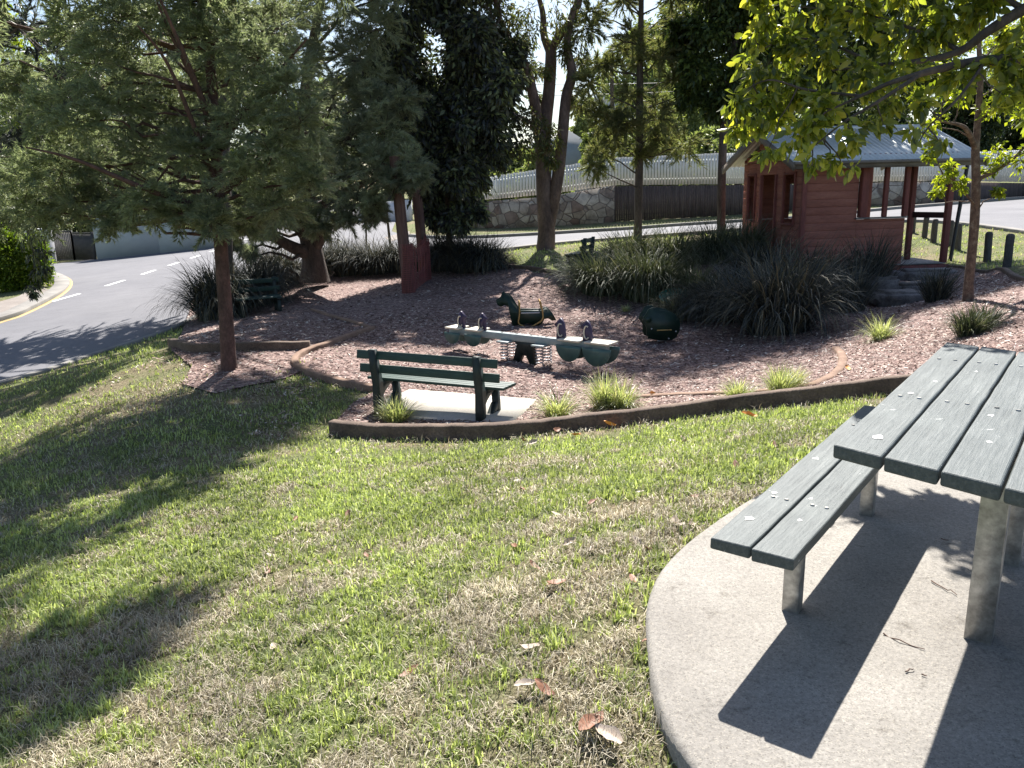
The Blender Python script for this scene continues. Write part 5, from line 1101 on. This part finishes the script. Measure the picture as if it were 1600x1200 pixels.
# ---- strappy grass clumps
def strap_mesh(name, n, L_, spread, w_, up=1.0, seg=5, droop=1.0, base_r=.12):
    a = rng.uniform(0, 2*PI, n); ln = L_*rng.uniform(.55, 1.1, n); lean = rng.uniform(.03, 1.0, n)**.8*spread; b = rng.uniform(0, 2*PI, n); br_ = base_r*np.sqrt(rng.uniform(0, 1, n))
    hd_ = np.c_[np.cos(a), np.sin(a)]; base = np.c_[br_*np.cos(b), br_*np.sin(b)]+hd_*base_r*.4; tw = rng.uniform(-.5, .5, n); sd = np.c_[-np.sin(a+tw), np.cos(a+tw)]
    V = []; e0 = np.radians(88-38*rng.uniform(0, 1, n)**1.3*spread); fall = np.radians(rng.uniform(35, 165, n)*droop); rr = np.zeros(n); zz = np.zeros(n); sub = 4
    for k in range(seg+1):
        t = k/seg; wd = w_*(1-t**2.2*.92)*(.6+.8*min(t*3, 1)*.5)
        c = np.c_[base+hd_*rr[:, None], zz*up]; s_ = np.c_[sd*wd/2, np.zeros(n)]; V += [c-s_, c+s_]
        for j in range(sub):
            tt = t+(j+.5)/seg/sub; an = e0-fall*tt**1.6; rr = rr+ln*np.cos(an)/seg/sub; zz = zz+ln*np.sin(an)/seg/sub
    zmin = 0
    V = np.stack(V, 1); m = 2*(seg+1); I_ = np.arange(n)*m
    F_ = np.concatenate([np.stack([I_+2*k, I_+2*k+1, I_+2*k+3, I_+2*k+2], 1) for k in range(seg)])
    return V.reshape(-1, 3), F_
sm = {}; scount = [0]
def strap(kind, px, py, scale, label, mat, group, rz=None, push=0, zsc=1.0):
    scount[0] += 1; vr = scount[0] % 4; kind = kind+(vr,); zsc = rng.uniform(.82, 1.12)
    if kind not in sm:
        par = {'big': (1700, 1.3, .9, .018, 1.0, 8, 1.0, .3), 'big2': (1500, 1.2, .75, .018, 1.0, 8, .85, .3), 'tall': (620, 1.15, .5, .013, 1.05, 6, .55, .16), 'tuft': (420, .36, .9, .0085, 1.0, 5, .5, .06), 'tuft2': (380, .34, 1.1, .0085, 1.0, 5, .55, .055)}[kind[0]]
        V, F_ = strap_mesh('x', int(par[0]*(.75, 1.0, .85, 1.1)[vr]), par[1], par[2]*(1.05, 1.2, 1.4, 1.1)[vr], par[3], par[4], par[5], par[6]*(1.15, 1.0, 1.25, 1.1)[vr], par[7])
        ax_ = rng.uniform(0, 6.28); dx_ = V[:, 0]*math.cos(ax_)+V[:, 1]*math.sin(ax_); V[:, 2] *= 1+.18*np.clip(dx_, -1, 1); V[:, 0] *= 1+.12*np.sin(3*np.arctan2(V[:, 1], V[:, 0])+vr)
        o = mesh_np('strappy_plant', V, [F_], mat); me = o.data; bpy.data.objects.remove(o); sm[kind] = me
    o = bpy.data.objects.new('strappy_plant', sm[kind]); COL.objects.link(o); p = gp(px, py) if push == 0 else np.array(push)
    o.location = Vector([float(v) for v in p])-Vector((0, 0, .02)); o.rotation_euler = (0, 0, rng.uniform(0, 6) if rz is None else rz); o.scale = (scale, scale, scale*zsc); return tag(o, label, 'plant', group)
G1 = 'dark strappy shrubs between the play area and the cabin'; G2 = 'dark strappy shrubs along the far left edge'; G3 = 'pale strappy tufts planted along the timber edging'
D_, Mi, Li = MT['strap_shaded'], MT['strap_mid'], MT['strap_light']
for k, (kind, px, py, s_, lab) in enumerate([
 (('big', 'm'), 940,458,.88,'wide strappy shrub at the left end of the shrub bank, nearest the gum'), (('big2', 'm'), 985,420,.95,'strappy shrub standing tall in front of the slender she-oak trunk'), (('big', 'm'), 1010,468,.85,'arching strappy shrub second from the left along the mulch'), (('big2', 'm'), 1050,430,.9,'strappy shrub in the back row behind the teal bucket seat'),
 (('big', 'm'), 1085,475,.8,'strappy shrub drooping beside the teal bucket seat'), (('big2', 'm'), 1110,412,.85,'back row strappy shrub below the pale trunk'), (('big2', 'm'), 1160,410,.8,'back row strappy shrub touching the corner of the cabin'), (('big', 'd'), 1150,500,.95,'large dark fountain shaped shrub right of the green sheep rocker'),
 (('big', 'd'), 1215,520,1.0,'largest dark fountain shaped shrub, nearest the camera in the bank'), (('big', 'd'), 1190,455,.95,'dark shrub in the middle of the bank before the cabin door'), (('big', 'd'), 1265,475,.85,'dark shrub against the front wall of the cabin'), (('tall', 'd'), 1300,470,1.0,'dark wispy shrub leaning against the red boards'),
 (('tall', 'd'), 1355,462,1.05,'upright wispy grass at the right end of the red front wall'), (('tall', 'd'), 1330,490,.8,'dark wispy grass beside the rock steps'), (('big', 'm'), 1060,500,.38,'small strappy shrub tucked under the bank behind the green sheep rocker'), (('big', 'd'), 1110,500,.7,'dark strappy shrub at the foot of the bank above the sheep rocker')]):
    strap(kind, px, py, s_*1.25, lab, Mi if kind[1] == 'm' else D_, G1)
for kind, px, py, s_, lab in [(('big', 'd'), 345,497,1.1,'big dark shrub behind the red barked trunk at the edge of the road'), (('big', 'd'), 400,478,1.1,'dark shrub behind the shaded green bench'), (('big2', 'd'), 440,448,1.1,'dark shrub left of the forking she-oak'), (('tall', 'd'), 505,432,1.2,'dark upright shrub just right of the forking she-oak'), (('big2', 'd'), 545,430,1.0,'dark shrub between the forking she-oak and the stakes'),
   (('big2', 'd'), 590,428,1.05,'dark shrub left of the log posts'), (('big', 'd'), 630,424,.9,'dark shrub directly behind the log posts'), (('big', 'd'), 695,422,1.0,'dark shrub just right of the log posts'), (('big2', 'd'), 730,424,1.0,'dark shrub in the middle of the clump right of the log posts'), (('big', 'd'), 762,422,.9,'sunlit ended dark shrub at the right end of the far clump')]:
    strap(kind, px, py, s_*1.15, lab, D_, G2)
for kind, px, py, s_, lab in [(('tuft', 'l'), 619,662,1.0,'pale tuft growing behind the left leg of the park bench'), (('tuft2', 'l'), 870,655,1.15,'pale tuft just right of the concrete pad'), (('tuft', 'l'), 945,640,1.1,'left one of the pair of taller tufts in front of the seesaw'), (('tuft2', 'l'), 972,640,1.1,'right one of the pair of taller tufts in front of the seesaw'),
   (('tuft2', 'l'), 1152,625,.85,'pale tuft beside the curved tan edging, nearer the bench'), (('tuft', 'l'), 1218,618,.9,'pale tuft nearest the left edge of the picnic bench'), (('tuft', 'l'), 1238,610,.7,'small pale tuft tucked behind the one beside the picnic bench'), (('tuft2', 'l'), 1377,532,1.0,'round bright tuft alone on the mulch below the rock steps'), (('tuft', 'm'), 1512,528,1.15,'green tuft at the foot of the sapling by the table end'), (('tuft', 'm2'), 1536,516,1.1,'darker tuft behind the table end right of the sapling'),
   (('tuft', 'd'), 1462,474,1.5,'dark upright tuft beside the lowest rock step'), (('tuft2', 'l'), 977,488,.55,'tiny pale sprout alone on the mulch left of the sheep rocker'), (('tuft', 'l'), 802,412,.6,'little tuft on the lawn left of the gum')]:
    strap(kind, px, py, s_*1.25, lab, {'l': Li, 'm': Mi, 'd': D_}[kind[1][0]], G3)
# =================================================================== LAWN BLADES, MULCH CHIPS, FALLEN LEAVES
def scatter(x0, x1, y0, y1, dens, keep):
    n = int((x1-x0)*(y1-y0)*dens); x = rng.uniform(x0, x1, n); y = rng.uniform(y0, y1, n); z = ground(x, y)
    px, py = project(np.c_[x, y, z]); k = (px > -60) & (px < 1660) & (py < 1260) & keep(x, y); return x[k], y[k], z[k]
mul = np.array(MULCH); rdw = np.array(ROADW)
def lawn_ok(x, y):
    near_trunk = (x < -2.7) & (y < 13.2) & (y > 9.0) & (rng.uniform(0, 1, len(x)) < np.clip((fbm(x*1.8, y*1.8, 77)-.40)*4+ (11.2-y)*.5, .03, .8))
    return ~inpoly(x, y, SLAB) & (~inpoly(x, y, MULCH) | near_trunk) & ~inpoly(x, y, ROADW)
def patchy(x, y, d, lo=.2):
    return rng.uniform(0, 1, len(x)) < lo+(1-lo)*d
GX, GY, GZ, GL = [], [], [], []
for (a, b, c, d, dens, ln) in ((-3.2, 2.2, 1.3, 4.2, 9000, .040), (-5.5, 3.2, 4.2, 7.0, 3600, .045), (-9, 4.5, 7.0, 11.5, 1300, .055), (-13, 6, 11.5, 20, 260, .07), (-2, 22, 18, 28, 110, .08)):
    x, y, z = scatter(a, b, c, d, dens, lawn_ok); dr = dryness(x, y); tu = fbm(x*7, y*7, 21); k = rng.uniform(0, 1, len(x)) < np.clip((1-dr*.85)*(.35+1.5*np.clip(tu-.38, 0, 1)*2.2), .04, 1)
    GX.append(x[k]); GY.append(y[k]); GZ.append(z[k]); GL.append(np.full(k.sum(), ln)*(.6+.9*tu[k]))
x, y, z, ln = map(np.concatenate, (GX, GY, GZ, GL)); n = len(x)
def blades(x, y, z, ln, wd, lean, flat=0):
    n = len(x); a = rng.uniform(0, 2*PI, n); l = ln*rng.uniform(.5, 1.3, n); tl = rng.uniform(.1, 1, n)*lean; h = np.c_[np.cos(a), np.sin(a), np.zeros(n)]; sd = np.c_[-np.sin(a), np.cos(a), np.zeros(n)]*(wd*rng.uniform(.7, 1.3, n))[:, None]/2
    B_ = np.c_[x, y, z-.004+flat*rng.uniform(.003, .03, n)]; up = np.array([0, 0, 1.])
    m_ = B_+h*(l*.5*np.sin(tl*.6))[:, None]+up*(l*.5*np.cos(tl*.6))[:, None]; t_ = m_+h*(l*.5*np.sin(tl*1.5))[:, None]+up*(l*.5*np.cos(tl*1.5))[:, None]
    V = np.stack([B_-sd, B_+sd, m_+sd*.8, m_-sd*.8, t_], 1).reshape(-1, 3); I_ = np.arange(n)*5
    return V, [np.stack([I_, I_+1, I_+2, I_+3], 1), np.stack([I_+3, I_+2, I_+4], 1)]
k = y > 4.6; far = (x[k], y[k], z[k], ln[k]); kk = ~k & (rng.uniform(0, 1, len(x)) < .45); base_ = (x[kk], y[kk], z[kk], ln[kk]*.8)
tx_, ty_, tz_ = scatter(-3.4, 3.0, 1.3, 7.5, 330, lawn_ok); dr = dryness(tx_, ty_); kk = rng.uniform(0, 1, len(tx_)) < np.clip(1.05-dr, .15, 1)*np.clip(1.3-.12*ty_, .3, 1); tx_, ty_, tz_ = tx_[kk], ty_[kk], tz_[kk]
rp_ = rng.integers(7, 19, len(tx_)); tl_ = np.repeat(rng.uniform(.038, .075, len(tx_)), rp_); sx = np.repeat(tx_, rp_)+rng.normal(0, .013, rp_.sum()); sy_ = np.repeat(ty_, rp_)+rng.normal(0, .013, rp_.sum())
tuft_ = (sx, sy_, ground(sx, sy_), tl_); x, y, z, ln = [np.concatenate(q) for q in zip(far, base_, tuft_)]
wdt = np.clip(.0035+.0010*y, .004, .02)
V, F_ = blades(x, y, z, ln, wdt, 1.0); o = mesh_np('grass_blades', V, F_, MT['blade']); tag(o, 'short green grass growing in patches on the lawn', 'grass', kind='stuff')
GX, GY, GZ, GL = [], [], [], []
for (a, b, c, d, dens, ln) in ((-3.2, 2.2, 1.3, 4.2, 9500, .065), (-5.5, 3.2, 4.2, 7.0, 3200, .065), (-9, 4.5, 7.0, 11.5, 900, .07)):
    x, y, z = scatter(a, b, c, d, dens, lawn_ok); dr = dryness(x, y); tu = fbm(x*5+9, y*6, 33); k = rng.uniform(0, 1, len(x)) < np.clip(dr*.8+.05+(tu-.56)*1.8, .03, 1)
    GX.append(x[k]); GY.append(y[k]); GZ.append(z[k]+np.clip(tu[k]-.55, 0, 1)*.06); GL.append(np.full(k.sum(), ln))
x, y, z, ln = map(np.concatenate, (GX, GY, GZ, GL))
V, F_ = blades(x, y, z, ln*1.15, np.clip(.0010+.0007*y, .0022, .01), 2.7, .7); o = mesh_np('dry_thatch', V, F_, MT['blade_dry']); tag(o, 'matted dry straw coloured thatch lying in the grass', 'dry grass', kind='stuff')
# chips
mk = lambda x, y: inpoly(x, y, MULCH) | ((x < -2.6) & (x > -6.5) & (y < 13.2) & (y > 8.6) & ~inpoly(x, y, ROADW) & (rng.uniform(0, 1, len(x)) < np.clip((fbm(x*1.3, y*1.3, 78)-.38)*3.2, 0, .75)))
CX = []
for (a, b, c, d, dens, sz) in ((-3.5, 7, 5.5, 11, 1000, .034), (-7, 10, 11, 16, 330, .045), (-8, 12, 16, 22, 50, .06)):
    x, y, z = scatter(a, b, c, d, dens, mk); CX.append(np.c_[x, y, z+np.where(inpoly(x, y, MULCH), .034, .012), np.full(len(x), sz)])
C_ = np.concatenate(CX); n = len(C_); a = rng.uniform(0, 2*PI, n); l = C_[:, 3]*rng.uniform(.5, 1.6, n); w_ = l*rng.uniform(.2, .45, n)
U_ = unit(np.c_[np.cos(a), np.sin(a), rng.normal(0, .25, n)]); W2_ = unit(np.c_[-np.sin(a), np.cos(a), rng.normal(0, .35, n)]); P_ = C_[:, :3]+np.c_[np.zeros((n, 2)), rng.uniform(0, .012, n)]
V = np.stack([P_-U_*l[:, None]/2-W2_*w_[:, None]/2, P_+U_*l[:, None]/2-W2_*w_[:, None]/3, P_+U_*l[:, None]/2+W2_*w_[:, None]/2, P_-U_*l[:, None]/2+W2_*w_[:, None]/3], 1).reshape(-1, 3)
o = mesh_np('mulch_chips', V, [np.arange(4*n).reshape(-1, 4)], MT['chip']); tag(o, 'loose bark and wood chips lying over the mulch', 'mulch', kind='stuff')
# fallen leaves (individuals)
def dead_leaf_mesh(curl, asp=.42):
    V = []; Fc = []; nx_ = 7
    for i in range(nx_):
        t = i/(nx_-1); wd = math.sin(PI*min(t*.92+.06, 1))**.8*asp*.5; zc = .06*math.sin(5*t+curl*9)+curl*.25*(4*(t-.5)**2)
        for j in range(5):
            v = (j-2)/2; V.append((t-.5, v*wd, zc+abs(v)**1.5*curl*.22*math.sin(PI*t)+.02+random.uniform(-.03, .03)))
    for i in range(nx_-1):
        for j in range(4): Fc.append((i*5+j, (i+1)*5+j, (i+1)*5+j+1, i*5+j+1))
    mb = MB(); mb.add(V, Fc); o = mb.build('fallen_leaf', MT['leaf_dead'], None, True); me = o.data; bpy.data.objects.remove(o); return me
lms = [dead_leaf_mesh(c) for c in (.15, .4, .7)]
brown = pm('brown_leaf', [(.3, (.17, .07, .04)), (.7, (.30, .15, .09))], 8, .6, .3, .003); pale = pm('pale_leaf', [(.3, (.30, .235, .18)), (.7, (.50, .42, .34))], 8, .6, .3, .003); orange = pm('orange_leaf', [(.3, (.55, .22, .04)), (.7, (.7, .32, .06))], 8, .6, .3, .003)
LREG = [((0, 0, 1600, 700), 'lying in the grass close under the timber edging'), ((0, 700, 700, 840), 'lying on the upper middle of the lawn'), ((700, 700, 1000, 880), 'lying on the lawn between the park bench and the slab'), ((1000, 700, 1300, 880), 'lying by the far left rim of the slab'), ((0, 840, 700, 1200), 'lying on the lower left half of the lawn'), ((700, 880, 1100, 1200), 'lying in the dry grass left of the slab')]
def lreg(px, py):
    for (a, b, c, d), t in LREG:
        if a <= px < c and b <= py < d: return t
    return 'lying in the grass'
def fallen(px, py, size, col, lab, group='fallen leaves on the lawn and edging', dz=.02, rx=0):
    me = lms[rng.integers(0, 3)].copy(); me.materials.clear(); me.materials.append(col); o = bpy.data.objects.new('fallen_leaf', me); COL.objects.link(o); p = gp(px, py, dz); o.location = Vector(p)
    o.scale = (size, size, size); o.rotation_euler = (rng.uniform(-.4, .4)+rx, rng.uniform(-.4, .4), rng.uniform(0, 6)); return tag(o, lab, 'leaf', group)
SP = 'pale dry leaf '; BR = 'reddish brown dry leaf '
for px, py in [(516,680),(540,702),(575,715),(528,705),(455,792),(580,727),(482,848),(810,750),(787,778),(840,788),(870,803),(890,848),(892,848),(925,858),(1060,820),(960,835),(998,850),(1115,783),(828,1010),(540,968),(428,1012),(425,868),(690,775),(1055,815),(1080,822),(905,655),(1000,768),(672,788),(1165,690),(1240,720),(1180,702),(970,845),(1050,688),(1095,700)]:
    fallen(px, py, rng.uniform(.05, .09), pale, SP+lreg(px, py))
for px, py in [(545,806),(575,862),(572,868),(515,880),(418,892),(835,885),(804,855),(860,912),(1068,684),(1070,690),(926,787),(1085,775),(1150,728),(1210,695),(1015,1000),(640,1050),(1012,860),(462,812),(815,765),(1140,675),(990,905)]:
    fallen(px, py, rng.uniform(.06, .10), brown, BR+lreg(px, py))
for px, py, c, lab in [(869,672,brown,'large red brown leaf leaning against the timber edging'), (953,663,orange,'curled tan leaf caught on the timber edging behind the lawn'), (900,681,orange,'small orange leaf at the foot of the timber edging'), (1170,650,orange,'orange leaf resting on the timber edging near the picnic bench'), (1118,630,orange,'yellow orange leaf on top of the timber edging'), (1325,575,orange,'orange leaf on the mulch outside the tan edging'), (815,688,brown,'brown leaf at the edge of the grass below the timber edging'), (832,692,pale,'pale curled leaf below the timber edging'), (1018,615,orange,'tiny orange leaf on the mulch right of the taller tufts')]:
    fallen(px, py, rng.uniform(.12, .16), c, lab, dz=.06, rx=.5)
for px, py, sz, c, lab in [(925,1135,.12,brown,'largest curled brown leaf in the grass, upper one of the pair beside the slab'), (950,1152,.11,pale,'pale curled leaf lying against the largest brown leaf beside the slab'), (850,1075,.085,brown,'curled brown leaf in the grass left of the slab edge'), (822,1072,.08,pale,'small pale leaf left of the slab edge'), (868,912,.10,brown,'brown leaf among dry grass near the top of the slab edge')]:
    o = fallen(px, py, sz, c, lab, dz=.03); o.scale = (sz, sz*1.2, sz*1.1)
# twigs on the slab
for a, b, tl in [((1455,908),(1495,930),'forked twig on the slab beside the thick table leg'),((1380,990),(1445,1015),'longest forked twig between the two shadows on the slab'),((1415,1050),(1427,1046),'tiny twig below the longest one on the slab'),((1440,1054),(1448,1057),'tiny dark twig nearest the table shadow on the slab'),((1470,842),(1482,845),'short twig on the slab behind the bench shadow')]:
    A_ = atz(*a, .004); B2 = atz(*b, .004); mb = MB(); limb(mb, A_-A_, B2-A_, .0028, .0015, .12, 6, 5); o = mb.build('twig', MT['twig']); o.location = Vector(A_)+Vector((0, 0, .002)); tag(o, tl, 'twig', 'twigs on the concrete slab')
